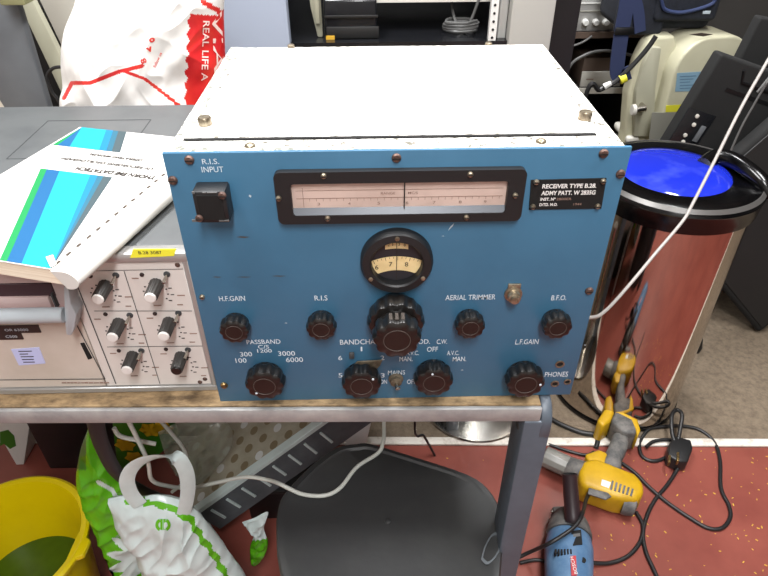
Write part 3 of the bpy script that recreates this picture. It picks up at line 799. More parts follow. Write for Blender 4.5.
# ================================================================== left background
def board(name, label, cat, m, pxs, y, dy, bev=.003):
    pts = [Yp(px, py, y) for px, py in pxs]; zl = sorted(p.z for p in pts)[1]+1e-4
    pts = [q for i, p in enumerate(pts) for q in ([p] if p.z > zl else [p, V((p.x, y, .0065))] if pts[i-1].z > zl else [V((p.x, y, .0065)), p])]
    mb = MB(); prism(mb, m, pts, (0, dy, 0), bev); lo = min(pts, key=lambda p: p.z)
    o = obj(name, mb, loc=(lo.x, lo.y, lo.z)); return tag(o, label, cat), lo
board('partition_board', 'dark grey flat panel leaning upright behind the left end of the recorder', 'panel', 'slab_grey', [(-45, -30), (-45, 30), (40, 165), (66, 165), (20, 12), (5, -30)], .66, .02)
board('beige_side_board', 'pale beige board at the far left behind the dark grey panel', 'board', 'pale_beige', [(-70, 30), (-10, 30), (45, 160), (-70, 160)], .72, .02)
board('grey_rail', 'narrow light grey slanting rail beside the red and white bag', 'rail', 'beige_side', [(12, -10), (27, -10), (80, 95), (86, 160), (74, 160), (62, 95)], .80, .02)
board('beige_furniture_panel', 'broad beige furniture panel leaning behind the grey slanting rail', 'board', 'beige_board', [(20, -40), (130, -40), (130, 170), (85, 170), (80, 85)], .88, .03)
oc = Yp(12, 0, .64)
bx = thing('olive_box', 'olive green box corner on top of the dark grey panel', 'box', (oc.x, .65, oc.z))
part('box_body', lambda mb: box(mb, 'olive_box', oc.x-.012, oc.x+.03, .62, .70, Yp(12, 3, .64).z, oc.z+.08, .003), bx)
part('lid', lambda mb: box(mb, 'pale_beige', oc.x-.016, oc.x+.034, .616, .704, oc.z+.08, oc.z+.1, .003), bx)
mb = MB(); tube(mb, 'cable_black', [V((Yp(62, 108, .635).x+.01, .635, BT+.003))]+[Yp(*q, .635) for q in ((62, 108), (52, 92), (47, 78), (52, 69), (62, 67), (70, 70), (76, 80))], .003)
tag(obj('black_lead', mb), 'black lead looping in the gap between grey panel and carrier bag', 'cable')
mb = MB(); pts = [Yp(*q, .95) for q in ((10, 10), (130, 0), (130, 180), (20, 180))]  # black sheet added as the darkness of the gap behind the rail
pts = pts[:2]+[V((pts[2].x, .95, .0065)), V((pts[3].x, .95, .0065))]; prism(mb, 'dark_inside', pts, (0, .03, 0)); tag(obj('dark_gap_sheet', mb), 'black sheet standing in for the darkness of the gap behind the grey slanting rail', 'board')

# ================================================================== shelving with audio gear
SY = 2.0
sh = thing('shelf_unit', 'dark shelving unit with white shelf edges holding audio equipment', 'shelf unit', (.92, 2.2, .006))
s1 = Yp(590, 32, SY).z; s2 = Yp(590, 88, SY).z
sx0, sx1 = Yp(530, 40, SY).x, Yp(655, 40, SY).x
for z, m in ((s1, 'dark_shelf'), (s2, 'dark_shelf'), (s2-.35, 'dark_shelf'), (s1+.4, 'dark_shelf')):
    def f(mb):
        box(mb, m, sx0, sx1, SY, SY+.4, z-.02, z)
        box(mb, 'offwhite' if z == s2 else 'brown_box', sx0, sx1, SY-.006, SY, z-.022, z+.001)
    part('shelf', f, sh)
for x in (sx0, sx1-.02): part('side', lambda mb: box(mb, 'dark_shelf', x, x+.02, SY, SY+.4, .006, s1+.42), sh)
part('back', lambda mb: box(mb, 'dark_inside', sx0, sx1, SY+.4, SY+.41, .006, s1+.42), sh)
amx0, amx1 = Yp(560, 10, SY+.01).x, Yp(650, 10, SY+.01).x
am = thing('audio_amplifier', 'silver audio amplifier with a row of round knobs on the upper shelf', 'amplifier', ((amx0+amx1)/2, SY+.15, s1))
part('case', lambda mb: box(mb, 'silver', amx0, amx1, SY+.01, SY+.3, s1+.001, s1+.15, .003), am)
part('front_strip', lambda mb: (box(mb, 'case_grey', amx0+.004, amx1-.004, SY+.006, SY+.0105, s1+.072, s1+.076), box(mb, 'rail_white', amx0+.004, amx1-.004, SY+.006, SY+.0105, s1+.1, s1+.104)), am)
for px in (574.5, 585.5, 596, 606, 616):
    c = Yp(px, 22.5, SY); part('knob', lambda mb: lathe(mb, 'rail_white', [(.0125, 0), (.0125, .004), (.011, .02), (.009, .022), (0, .022)], (c.x, SY+.0105, c.z), -Y, 24), am)
rc = thing('receiver_box', 'flat brown-topped silver box on the white-edged lower shelf', 'electronic device', (Yp(597, 88, SY+.02).x, SY+.12, s2))
a, b = Yp(579, 88, SY+.02), Yp(624, 65, SY+.02)
part('case', lambda mb: box(mb, 'brown_box', a.x, b.x, SY+.022, SY+.25, s2+.001, b.z+.03, .004), rc)
part('front_panel', lambda mb: (box(mb, 'offwhite', a.x, b.x, SY+.012, SY+.0225, s2+.001, Yp(597, 72, SY+.01).z, .002), box(mb, 'ink_soft', a.x+.02, a.x+.05, SY+.0112, SY+.0125, s2+.03, s2+.034)), rc)
for nme, lab, pts, r in (('grey_cable', 'grey cable arching from the shelf towards the blue strap', ((560, 92), (570, 66), (585, 55), (600, 51), (618, 52), (640, 58)), .006),
                         ('grey_lead', 'short grey lead hanging below the upper shelf', ((562, 47), (572, 46), (583, 42), (592, 36)), .004)):
    mb = MB(); tube(mb, 'cable_grey', ([V((Yp(556, 90, SY+.03).x, SY+.03, s2+.008))] if r > .005 else [])+[Yp(*q, SY-.02) for q in pts], r); tag(obj(nme, mb), lab, 'cable')
mb = MB(); tube(mb, 'cable_black', [V((Yp(580, 100, 1.5).x, 1.5, .012))]+[Yp(*q, 1.5) for q in ((585, 98), (600, 90), (615, 82), (630, 68), (642, 55), (650, 45), (656, 36))], .008)
pl = [Yp(*q, 1.49) for q in ((604, 87), (611, 83))]
cyl(mb, 'rail_white', pl[0], pl[1], .011, .008, 14)
cyl(mb, 'sticker_yellow', Yp(620, 80, 1.5), Yp(626, 77, 1.5), .015, .015, 14)
tag(obj('black_cable', mb), 'thick black cable with a white and yellow plug hanging in front of the beige case', 'cable')

# ================================================================== beige case and blue bag
CY = 1.62
cc = thing('beige_case', 'beige moulded plastic case with blue label standing behind the bin', 'case', (1.03, CY+.12, .006))
A = Yp(657, 137, CY); Rr = Yp(736, 90, CY+.1)
ctop = Yp(690, 33, CY+.08).z
M = Matrix.Translation((A.x, CY, 0)) @ Matrix.Rotation(math.radians(12), 4, 'Z')
cw = (Rr-V((A.x, CY, Rr.z))).length-.028
def outline(x0, x1, z0, z1, r0, r1, k=8):
    out = []
    for cx, cz, r, a in ((x1-r1, z1-r1, r1, 0), (x0+r0, z1-r0, r0, 90)):
        for i in range(k+1): t = math.radians(a+90*i/k); out.append((cx+r*math.cos(t), cz+r*math.sin(t)))
    return out+[(x0, z0), (x1, z0)]
def pris(mb, m, pts, y0, y1, bev):
    prism(mb, m, [M @ V((x, y0, z)) for x, z in pts], M.to_3x3() @ V((0, y1-y0, 0)), bev, 3)
part('front_shell', lambda mb: pris(mb, 'beige_case', outline(0, cw, .006, ctop, .11, .10), 0, .15, .02), cc)
M_s = M
sp = [Yp(*q, CY+.02) for q in ((664, 46), (654, 47), (643, 72), (630, 112), (628, 136), (650, 138), (655, 90))]
def f(mb):
    top = [Yp(*q, CY+.06) for q in ((676, 34), (655, 37), (646, 44), (637, 62), (628, 95), (625, 134))]
    pts = top+[V((top[-1].x-.0, CY+.06, .006)), V((A.x+.02, CY+.06, .006)), V((A.x+.05, CY+.06, ctop-.12))]
    pts = [V((p.x, p.y, min(p.z, ctop-.003))) for p in pts]; prism(mb, 'beige_case', pts, (0, .07, 0), .012, 3)
part('rear_shell', f, cc)
def f(mb):
    pts = [Yp(*q, CY+.035) for q in ((662, 48), (652, 47), (644, 64), (636, 92), (634, 137), (654, 137), (656, 88))]
    prism(mb, 'beige_side', pts, (0, .03, 0), .006, 2)
part('side_panel', f, cc)
def on(px, py, d=0):   # point on the front face of the shell
    n = M.to_3x3() @ V((0, -1, 0)); o = M.translation; dd = ray(px, py); return CAM+dd*((o-CAM).dot(n)/dd.dot(n))+n*(d+.0005)
part('lower_band', lambda mb: prism(mb, 'case_grey', [on(652, 112.5), on(700, 113), on(700, 150), on(648, 150)], M.to_3x3() @ V((0, .002, 0))), cc)
def f(mb):
    prism(mb, 'label_lightblue', [on(677, 73, .001), on(701, 71.5, .001), on(698, 91, .001), on(675, 91.5, .001)], M.to_3x3() @ V((0, .002, 0)))
    for i in range(5):
        a, b = on(679.5, 76+i*3, .0016), on(696-(i % 3)*3, 75+i*3, .0016); prism(mb, 'label_line', [on(679.5, 76+i*3, .0016), on(696-(i % 3)*3, 75.3+i*3, .0016), on(696-(i % 3)*3, 76.1+i*3, .0016), on(679.5, 76.9+i*3, .0016)], (0, .0008, 0))
part('blue_label', f, cc)
part('yellow_sticker', lambda mb: prism(mb, 'sticker_yellow', [on(666, 105.5, .001), on(682, 104.5, .001), on(680, 111.5, .001), on(665.5, 112, .001)], M.to_3x3() @ V((0, .002, 0))), cc)
part('handle_slot', lambda mb: prism(mb, 'wear_brown', [on(690, 34.8), on(702, 33), on(713, 34.5), on(703, 36.5)], M.to_3x3() @ V((0, .004, 0))), cc)
def f(mb):
    a, b = Yp(634, 110, CY+.0), Yp(646, 108, CY+.0)
    cyl(mb, 'nickel', a, b, .012, n=16, bev=.002); cyl(mb, 'offwhite', a+V((-.008, 0, 0)), a+V((.006, 0, 0)), .02, n=16, bev=.003)
    cyl(mb, 'nickel', (b.x-.004, CY, b.z), (b.x-.004, CY+.04, b.z), .008)
part('side_valve', f, cc)
part('foot', lambda mb: box(mb, 'offwhite', Yp(622, 134, CY+.1).x, Yp(634, 134, CY+.1).x, CY+.04, CY+.2, Yp(622, 138, CY+.1).z, Yp(622, 131, CY+.1).z, .01, 3), cc)

BZ = ctop
bb = thing('shoulder_bag', 'dark navy padded shoulder bag lying on top of the beige case', 'shoulder bag', (1.06, CY+.1, ctop))
BYF = CY+.105
x0, x1 = Yp(617, 20, BYF).x, Yp(716, 20, BYF).x; zb = Yp(660, 36, BYF).z+.012
BTOP = zb+.22
def f(mb):
    box(mb, 'navy_fabric', x0+.005, x1-.008, BYF+.006, BYF+.23, ctop+.001, BTOP, .03, 4)
part('bag_body', f, bb)
def f(mb):
    a, b = Yp(661, -10, BYF-.03), Yp(716, 22, BYF-.03)
    box(mb, 'navy_fabric', a.x, b.x, BYF-.03, BYF+.02, b.z, a.z+.05, .018, 4)
part('front_pocket', f, bb)
def f(mb):
    tube(mb, 'navy_piping', [Yp(*q, BYF-.034) for q in ((660, -12), (662, 3), (666, 10), (680, 12.5), (698, 9), (713, 3), (716, -6))], .006)
part('piping', f, bb)
def f(mb): p = Yp(707, 12.5, BYF-.033); box(mb, 'chip', p.x-.014, p.x+.012, BYF-.0335, BYF-.029, p.z-.005, p.z+.005, .001, 1)
part('brand_tab', f, bb)
def f(mb):
    tube(mb, 'strap_blue', [Yp(*q, CY-.012) for q in ((628, -8), (626, 8), (622, 30), (619, 50), (617, 70), (620, 76), (630, 72))], .01, 4, 6, (V((1, 0, 0)), .034, .004))
    tube(mb, 'strap_blue', [Yp(*q, BYF-.021) for q in ((633, -6), (638, 10), (640, 32))], .01, 4, 6, (V((1, 0, 0)), .026, .004))
part('strap', f, bb)
def f(mb):
    p = Yp(624, 31, CY-.015); box(mb, 'black', p.x-.03, p.x+.03, CY-.022, CY-.006, p.z-.012, p.z+.012, .004)
part('buckle', f, bb)
def f(mb): a, b = Yp(618, 2, BYF), Yp(660, 38, BYF); box(mb, 'navy_fabric', a.x+.006, b.x, BYF-.015, BYF+.03, b.z+.01, a.z+.06, .02, 4)
part('side_pocket', f, bb)

# ================================================================== black screens on the right
def screen(name, label, y, corner, edge_to, length, width, th, lean=0, extra=None, z0=None):
    """rectangular slab: one corner, direction of one edge, length along it, width across it"""
    c = Yp(*corner, y); e = Yp(*edge_to, y); u = (e-c).normalized(); v = V((-u.z, 0, u.x))
    Ml = Matrix.Translation(c) @ Matrix.Rotation(math.radians(lean), 4, 'X') @ Matrix.Translation(-c)
    def q(a, b, d=0): return Ml @ (c+u*a+v*b+V((0, d, 0)))
    t = thing(name, label, 'screen', q(length/2, width/2, th/2))
    mbx = MB(); prism(mbx, 'tv_black', [q(0, 0), q(length, 0), q(length, width), q(0, width)], Ml.to_3x3() @ V((0, th, 0)), .008, 3); obj('housing', mbx, t)
    if extra: extra(t, q)
    return t, q
def ex1(t, q):
    def f(mb):
        tube(mb, 'black', [q(.02, .085, -.002), q(.05, .10, -.002), q(.05, .30, -.002)], .004, 6, 1)
        box(mb, 'black', *sorted((q(.05, .10).x, q(.05, .3).x)), q(.1, .1, -.004).y, q(.1, .1, .002).y, *sorted((q(.05, .1).z, q(.1, .3).z))) if False else None
        prism(mb, 'black', [q(.075, .07, -.0015), q(.085, .07, -.0015), q(.085, .34, -.0015), q(.075, .34, -.0015)], (0, .003, 0))
    part('vent_slot', f, t)
    def f(mb): prism(mb, 'dark_gloss', [q(.155, .0, -.003), q(.40, .0, -.003), q(.40, .09, -.003), q(.155, .09, -.003)], (0, .004, 0), .001)
    part('port_panel', f, t)
    for i, d in enumerate((.17, .195, .23, .25, .285, .31)):
        p = q(d, .035+.006*(i % 2), -.003); part('port', lambda mb: lathe(mb, 'offwhite', [(.006, 0), (.006, .003), (.003, .004), (0, .004)], p, -Y, 14), t)
    for d, w in ((.19, .075), (.26, .078)):
        part('connector', lambda mb: prism(mb, 'slab_grey', [q(d, w-.01, -.006), q(d+.05, w-.01, -.006), q(d+.05, w+.006, -.006), q(d, w+.006, -.006)], (0, .006, 0), .002), t)
screen('flat_screen', 'black flat screen with a row of white ports leaning beside the beige case', 1.20, (722, 54), (669, 140), .66, .50, .05, 0, ex1)
def ex3(t, q):
    part('vent_slot', lambda mb: prism(mb, 'black', [q(.12, .10, -.0015), q(.13, .10, -.0015), q(.13, .3, -.0015), q(.12, .3, -.0015)], (0, .003, 0)), t)
    part('maker_badge', lambda mb: prism(mb, 'case_grey', [q(.155, .055, -.0015), q(.165, .055, -.0015), q(.16, .066, -.0015)], (0, .003, 0)), t)
screen('flat_screen', 'black flat screen with small grey triangle badge behind the ported screen', 1.32, (761, 17), (720, 98), .70, .55, .04, 0, ex3)
# the big one on the carpet, its bottom corner on the floor
yk = .935
ck = Yp(757, 338, yk); ek = Yp(716, 289, yk); uk = (ek-ck).normalized(); vk = V((-uk.z, 0, uk.x)) if (-uk.z) > 0 else V((uk.z, 0, -uk.x))
vk = V((abs(uk.z), 0, abs(uk.x)))
tk3 = thing('television', 'large black television tipped on one corner on the carpet right of the bin', 'television', (ck.x, yk, .006))
mb = MB(); P4 = [ck, ck+uk*.52, ck+uk*.52+vk*.62, ck+vk*.62]
LZ = .008-min(p.z for p in P4)
P4 = [p+V((0, .13*(p.z)/.5, LZ)) for p in P4]
prism(mb, 'tv_black', P4, (0, .045, 0), .014, 3); obj('housing', mb, tk3)
mb = MB(); cen = sum(P4, V())/4; prism(mb, 'tv_trim', [cen+(p-cen)*.94+V((0, -.003, 0)) for p in P4], (0, .005, 0), .001, 1); obj('back_cover', mb, tk3)

# ================================================================== steel bin with blue lid
BX, BY, BR, BH = .650, .727, .168, .622
tb = thing('pedal_bin', 'mirror-polished steel bin with black rim and blue lid standing on the carpet', 'bin', (BX, BY, .006))
part('body', lambda mb: lathe(mb, 'mirror', [(BR-.004, .020), (BR, .024), (BR, BH), (BR-.004, BH+.004)], (BX, BY, 0), Z, 96), tb)
part('base_ring', lambda mb: lathe(mb, 'gloss_black', [(BR+.0005, .0065), (BR+.003, .010), (BR+.003, .018), (BR, .023), (BR-.01, .023)], (BX, BY, 0), Z, 96), tb)
part('rim', lambda mb: lathe(mb, 'gloss_black', [(BR+.001, BH-.005), (BR+.008, BH-.003), (BR+.010, BH+.012), (BR+.012, BH+.034), (BR+.014, BH+.038), (BR+.011, BH+.046), (BR+.004, BH+.053), (BR-.02, BH+.058), (BR-.07, BH+.056), (BR-.074, BH+.048)], (BX, BY, 0), Z, 96), tb)
part('lid_ring', lambda mb: lathe(mb, 'lid_rim', [(BR+.0115, BH+.0463), (BR+.0042, BH+.0538), (BR+.002, BH+.053)], (BX, BY, 0), Z, 96), tb)
part('lid', lambda mb: lathe(mb, 'lid_blue', [(BR-.048, BH+.0555), (BR-.054, BH+.0605), (BR-.07, BH+.063), (.06, BH+.067), (0, BH+.068)], (BX-.012, BY-.004, 0), Z, 72), tb)
def f(mb):
    hx = [Zp(px, py, BH+z) for px, py, z in ((704, 165, .062), (716, 157, .072), (732, 160, .076), (748, 170, .074), (762, 183, .062), (770, 196, .04))]
    tube(mb, 'gloss_black', hx, .018, 16, 8)
part('hinge_handle', f, tb)
mb = MB(); p = Zp(695, 343, .03); lathe(mb, 'black', [(.022, .006), (.024, .02), (.017, .05), (.008, .062), (0, .064)], (p.x, p.y, 0), Z, 20)
tag(obj('rubber_foot', mb, loc=(p.x, p.y, .006)), 'small black rubber foot on the carpet right of the steel bin', 'rubber foot')

# white cable across the bin
mb = MB(); tube(mb, 'cable_dull', [(.2085, .10, .79), Yp(590, 317.5, .13), Yp(604, 312, .17), Yp(625, 290, .24), Yp(655, 254, .30), Yp(682, 222, .34), Yp(692, 205, .36), Yp(715, 160, .41), Yp(742, 106, .46), Yp(768, 60, .5)]+[Yp(768, 60, .5)+(Yp(768, 60, .5)-Yp(742, 106, .46)).normalized()*k for k in (.2, .5, 1.0)], .0026, 10)
tag(obj('white_cable', mb), 'white cable running up from the receiver across the steel bin', 'cable')
mb = MB(); tube(mb, 'cable_grey', [Yp(*q, .93) for q in ((726, 162), (740, 130), (752, 108), (768, 82), (800, 40))]+[V((1.7, 1.2, 2.0)), V((2.0, 1.5, 2.7))], .0025)
tag(obj('thin_grey_cable', mb), 'thin grey cable hanging past the black screens beside the white cable', 'cable')

# ================================================================== under the bench
# black kitchen bin with a flat lid
kb = thing('storage_bin', 'black plastic bin with rounded dusty lid standing under the bench', 'bin', (-.01, .03, 0))
LZ = .45
lp = [Zp(*q, LZ) for q in ((276, 520), (280, 500), (292, 484), (312, 464), (336, 447), (356, 443), (372, 443.5), (420, 458), (468, 474), (488, 488), (500, 508), (504, 530), (502, 556), (497, 590), (470, 625), (390, 640), (310, 625), (280, 570))]
def sm(pts, k=3): return spline(pts+[pts[0]], k)[:-1]
lp = sm(lp)
ctr = sum(lp, V())/len(lp)
def f(mb):
    lo = [V((ctr.x+(p.x-ctr.x)*.80, ctr.y+(p.y-ctr.y)*.80, .0)) for p in lp]; hi = [V((ctr.x+(p.x-ctr.x)*.95, ctr.y+(p.y-ctr.y)*.95, LZ-.028)) for p in lp]
    n = len(lp); mb.raw(lo+hi, [[i, (i+1) % n, n+(i+1) % n, n+i] for i in range(n)]+[list(range(n))[::-1], list(range(n, 2*n))], 'bin_lid')
part('bin_body', f, kb)
def f(mb):
    n = len(lp); rings = [(1.0, -.03), (1.005, -.012), (1.0, -.003), (.985, 0), (.93, .001), (.90, -.002), (.5, .002), (.1, .004)]
    vs = []
    for s, dz in rings: vs += [V((ctr.x+(p.x-ctr.x)*s, ctr.y+(p.y-ctr.y)*s, LZ+dz)) for p in lp]
    fs = [[r*n+i, r*n+(i+1) % n, (r+1)*n+(i+1) % n, (r+1)*n+i] for r in range(len(rings)-1) for i in range(n)]+[[(len(rings)-1)*n+i for i in range(n)], list(range(n))[::-1]]
    mb.raw(vs, fs, 'bin_lid')
lid = part('lid', f, kb)
def f(mb):
    c = Zp(388, 521, LZ+.004); lathe(mb, 'bin_lid', [(.006, 0), (.005, .002), (.002, .003), (0, .003)], c-V((0, 0, .001)), Z, 16)
part('moulding_nub', f, lid)
def f(mb):
    o = sm([Zp(*q, LZ+.0015) for q in ((481, 560), (484, 548), (491, 535), (498, 533), (501, 540), (499, 552), (492, 562), (486, 565))], 2)
    c = sum(o, V())/len(o); frame_hole(mb, 'tray_grey', o, [c+(p-c)*.82 for p in o], (0, 0, .0015))
part('latch_outline', f, lid)

# yellow bucket
bk = thing('bucket', 'yellow plastic bucket half full of green liquid under the bench', 'bucket', (-.684, .115, 0))
bc = V((-.684, .115, 0)); br = .135
def f(mb):
    lathe(mb, 'bucket_yellow', [(.095, 0), (.098, .004), (br-.008, .262), (br+.002, .264), (br+.006, .270), (br+.006, .278), (br+.001, .281), (br-.008, .279), (br-.011, .268), (.094, .012), (0, .012)], bc, Z, 72)
part('bucket_body', f, bk)
def f(mb):
    a = math.radians(-4); c = bc+V((math.cos(a), math.sin(a), 0))*(br-.002)
    prism(mb, 'bucket_yellow', [c+V((-.012, -.03, .268)), c+V((.016, -.018, .268)), c+V((.018, .012, .268)), c+V((-.010, .03, .268))], (0, 0, .012), .004)
part('pouring_lip', f, bk)
tag(obj('bucket_liquid', (lambda m: (lathe(m, 'liquid_green', [(.1, .02), (.108, .125), (0, .125)], bc, Z, 48), m)[1])(MB()), loc=bc+V((0, 0, .02))), 'dark green liquid standing in the yellow bucket', 'liquid', kind='stuff')

# green and white bags
def drape_poly(mb, m, bv, pts, off=.001):
    out = []
    for p in pts:
        h = bv.ray_cast(p, (p-CAM0).normalized())[0]; out.append(h if h else p)
    poly(mb, m, out)
vs, fs, gc = pillow(((90, 424), (80, 452), (75, 490), (76, 530), (84, 562), (90, 610), (100, 680), (135, 700), (168, 680), (176, 600), (160, 530), (142, 492), (120, 470), (106, 446)), .165, .035, .012, 16, 3.1, rings=90, k=22)
vs = [V((max(p.x, -.535), p.y, p.z)) for p in vs]
def gm(fc):
    p = sum((vs[i] for i in fc), V())/len(fc); x, y = pxof(p)
    if p.y > .166: return 'film_green'
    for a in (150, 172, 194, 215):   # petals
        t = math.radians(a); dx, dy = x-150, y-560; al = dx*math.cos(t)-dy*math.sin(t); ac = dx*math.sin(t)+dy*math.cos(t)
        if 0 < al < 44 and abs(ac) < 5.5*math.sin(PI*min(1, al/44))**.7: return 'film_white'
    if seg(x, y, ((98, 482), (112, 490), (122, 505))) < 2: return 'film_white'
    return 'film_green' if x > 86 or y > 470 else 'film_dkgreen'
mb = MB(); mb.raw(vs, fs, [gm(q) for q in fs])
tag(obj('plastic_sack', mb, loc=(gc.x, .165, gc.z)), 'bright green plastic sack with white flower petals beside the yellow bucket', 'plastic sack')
vs2, fs2, wc = pillow(((108, 499), (122, 496), (140, 497), (158, 495), (182, 501), (198, 512), (214, 532), (232, 556), (248, 582), (256, 625), (240, 685), (195, 700), (160, 670), (146, 600), (140, 560), (126, 534), (113, 514)), .085, .04, .012, 17, 7.4, rings=90, k=20)
def wm(fc):
    p = sum((vs2[i] for i in fc), V())/len(fc); x, y = pxof(p)
    if p.y > .086: return 'film_white'
    if seg(x, y, ((126, 501), (150, 503), (172, 508))) < 3+1.2*math.sin(x*.4): return 'film_green'
    if seg(x, y, ((170, 508), (190, 519), (200, 536), (215, 556), (230, 584))) < 3.2+1.3*math.sin(y*.5): return 'film_green'
    return 'film_white'
wbag = thing('carrier_bag', 'white and green plastic carrier bag with loop handle under the bench', 'carrier bag', (wc.x, .085, wc.z))
mb = MB(); mb.raw(vs2, fs2, [wm(q) for q in fs2]); obj('bag_body', mb, wbag)
def f(mb):
    tube(mb, 'film_white', [Yp(*q, .072) for q in ((140, 505), (131, 494), (127, 480), (133, 467), (146, 459), (163, 456), (178, 459), (186, 472), (188, 488), (186, 504), (183, 516))], .01, 6, 8, (V((.85, .3, -.45)), .011, .0022))
part('handle', f, wbag)
bv2 = BVHTree.FromPolygons([tuple(v) for v in vs2], fs2)
mb = MB(); cpx = (163, 525)
def wp(px, py):
    d = ray(px, py).normalized(); h = bv2.ray_cast(CAM, d)[0] or Yp(px, py, .06); return h-d*.0012
for s_ in (-1, 1):
    for i in range(12):
        t0, t1 = (math.radians(s_*(-60+(180+120)*0)+0) for _ in (0, 1))
        t0 = math.radians(90+s_*-1*(20+11.5*i)) if s_ > 0 else math.radians(90+(20+11.5*i)); t1 = math.radians(90-(20+11.5*(i+1))) if s_ > 0 else math.radians(90+(20+11.5*(i+1)))
        q = [(cpx[0]+s_*1.5+r*6.2*math.cos(t), cpx[1]-r*6.6*math.sin(t)) for t, r in ((t0, 1), (t1, 1), (t1, .5), (t0, .5))]
        poly(mb, 'film_green', [wp(*a) for a in q])
    poly(mb, 'film_green', [wp(cpx[0]+s_*1.5-1.2, 519), wp(cpx[0]+s_*1.5+1.2, 519), wp(cpx[0]+s_*1.5+1.2, 530), wp(cpx[0]+s_*1.5-1.2, 530)])
FLATS.add('emblem'); obj('emblem', mb, wbag)
# flower-print seed packet behind
pk = [Yp(*q, .32) for q in ((112, 424), (168, 420), (178, 440), (140, 470), (118, 475))]
mb = MB(); prism(mb, 'film_dkgreen', pk, (0, .02, 0), .003)
for px, py in ((125, 445), (150, 430), (163, 428), (135, 458)):
    c = Yp(px, py, .318)
    for i in range(6):
        t = i*PI/3; d = V((math.cos(t), 0, math.sin(t)))*.022; s = V((-math.sin(t), 0, math.cos(t)))*.010
        poly(mb, 'flower_yellow', [c, c+d*.6+s, c+d, c+d*.6-s])
FLATS.add('flower_packet')
for v in mb.v: pass
zmin = min(v.z for v in mb.v)
tag(obj('flower_packet', mb, loc=(pk[0].x, .32, zmin)), 'dark green packet printed with yellow flowers behind the white bag handle', 'packet')
# clear crumpled film
vs3, fs3, fc3 = pillow(((158, 432), (176, 424), (200, 420), (228, 424), (232, 446), (215, 470), (196, 484), (176, 474), (166, 456)), .30, .02, .012, 20, 2.2, rings=26)
mb = MB(); mb.raw(vs3, fs3, 'clear_film'); tag(obj('crumpled_film', mb, loc=fc3), 'crumpled grey-green translucent film wedged beside the tilted tray', 'plastic film')
# tilted tray with slotted grey side
P1 = Yp(192, 514, .255); P2 = Yp(330, 416, .35); u = (P2-P1).normalized()
vd = (ca*.60-cb*.70); v = (vd-u*vd.dot(u)).normalized(); w = u.cross(v)
if w.dot(fw) < 0: w = -w
Rm = Matrix.Rotation(math.radians(38), 3, u)
va, wa = Rm @ v, Rm @ w
if (wa.dot(cb) < w.dot(cb)): Rm = Matrix.Rotation(math.radians(-38), 3, u); va, wa = Rm @ v, Rm @ w
TL = (P2-P1).length+.06; TW = .088; TD = .20
def T(a, b, c): return P1+u*a+va*b+wa*c
tr = thing('slotted_tray', 'tilted tray with slotted grey side and round brown spots under the bench', 'tray', T(TL/2, TW, TD/2))
mb = MB(); prism(mb, 'tray_grey', [T(0, 0, 0), T(TL, 0, 0), T(TL, TW, 0), T(0, TW, 0)], wa*.006, .001, 1)
obj('slotted_side', mb, tr)
for i in range(8):
    a = .03+i*.041
    part('slot_rib', lambda mb: prism(mb, 'film_white', [T(a, .022, -.003), T(a+.005, .022, -.003), T(a+.005, .066, -.003), T(a, .066, -.003)], wa*.004), tr)
part('top_edge', lambda mb: prism(mb, 'film_white', [T(-.004, -.003, -.005), T(TL, -.003, -.005), T(TL, -.003, .014), T(-.004, -.003, .014)], va*.011, .001, 1), tr)
def spots(mb):
    prism(mb, 'tray_beige', [T(0, .004, .006), T(TL, .004, .006), T(TL, .004, TD), T(0, .004, TD)], va*.012, .002)
    for i in range(9):
        for j in range(5):
            c = T(.024+i*.039+.018*(j % 2), .0036, .03+j*.036); n = 14
            poly(mb, 'disc_brown' if (i*3+j*5) % 4 else 'carton_white', [c+(u*math.cos(2*PI*k/n)+wa*math.sin(2*PI*k/n))*.0105 for k in range(n)])
FLATS.add('tray_top'); part('tray_top', spots, tr)
# support: dark box below the tray
mb = MB(); q0 = V((-.22, .45, 0))
box(mb, 'black', q0.x-.10, q0.x+.06, .33, .50, 0, .10, .006, 2); box(mb, 'tv_trim', q0.x-.104, q0.x+.064, .326, .504, .10, .112, .003, 2)
tag(obj('black_crate', mb, loc=(q0.x, .46, 0)), 'low black crate on the red floor under the tilted tray', 'crate')
vs4, fs4, wc4 = pillow(((242, 522), (254, 518), (268, 512), (264, 528), (268, 544), (262, 560), (252, 566), (250, 548), (254, 532)), .17, .008, .005, 40, 5.5, rings=16)
mb = MB(); mb.raw(vs4, fs4, ['film_green' if sum(vs4[i].z for i in q)/len(q) < wc4.z-.004+.01*noise.noise(vs4[q[0]]*60) else 'film_white' for q in fs4])
tag(obj('plastic_wrapper', mb, loc=wc4), 'small white and green torn wrapper beside the black bin', 'wrapper')
# carton, dark box at the far left
ct = thing('leaf_carton', 'white carton printed with a green leaf at the far left under the bench', 'carton', (Yp(0, 440, .5).x, .53, 0))
cz = Yp(10, 420, .5).z
def f(mb):
    p = [Yp(*q, .5) for q in ((-12, 416), (31, 416), (24, 465), (18, 470), (-12, 470))]; zl = .0
    p = [V((a.x, a.y, a.z)) for a in p[:2]]+[V((p[2].x, .5, 0)), V((p[0].x, .5, 0))]
    prism(mb, 'carton_white', p, (0, .08, 0), .002)
part('box_body', f, ct)
def f(mb):
    p = [Yp(*q, .499) for q in ((0, 432), (8, 430), (14, 436), (16, 446), (10, 449), (4, 444), (0, 446))]; prism(mb, 'film_dkgreen', p, (0, .0012, 0))
part('leaf_print', f, ct)
db = thing('black_case', 'black case standing behind the yellow bucket under the bench', 'case', (Yp(65, 440, .53).x, .53, 0))
a, b = Yp(26, 420, .49).x, Yp(110, 420, .49).x
part('case_body', lambda mb: box(mb, 'black', a, b+.03, .485, .535, 0, Yp(60, 400, .485).z, .004), db)
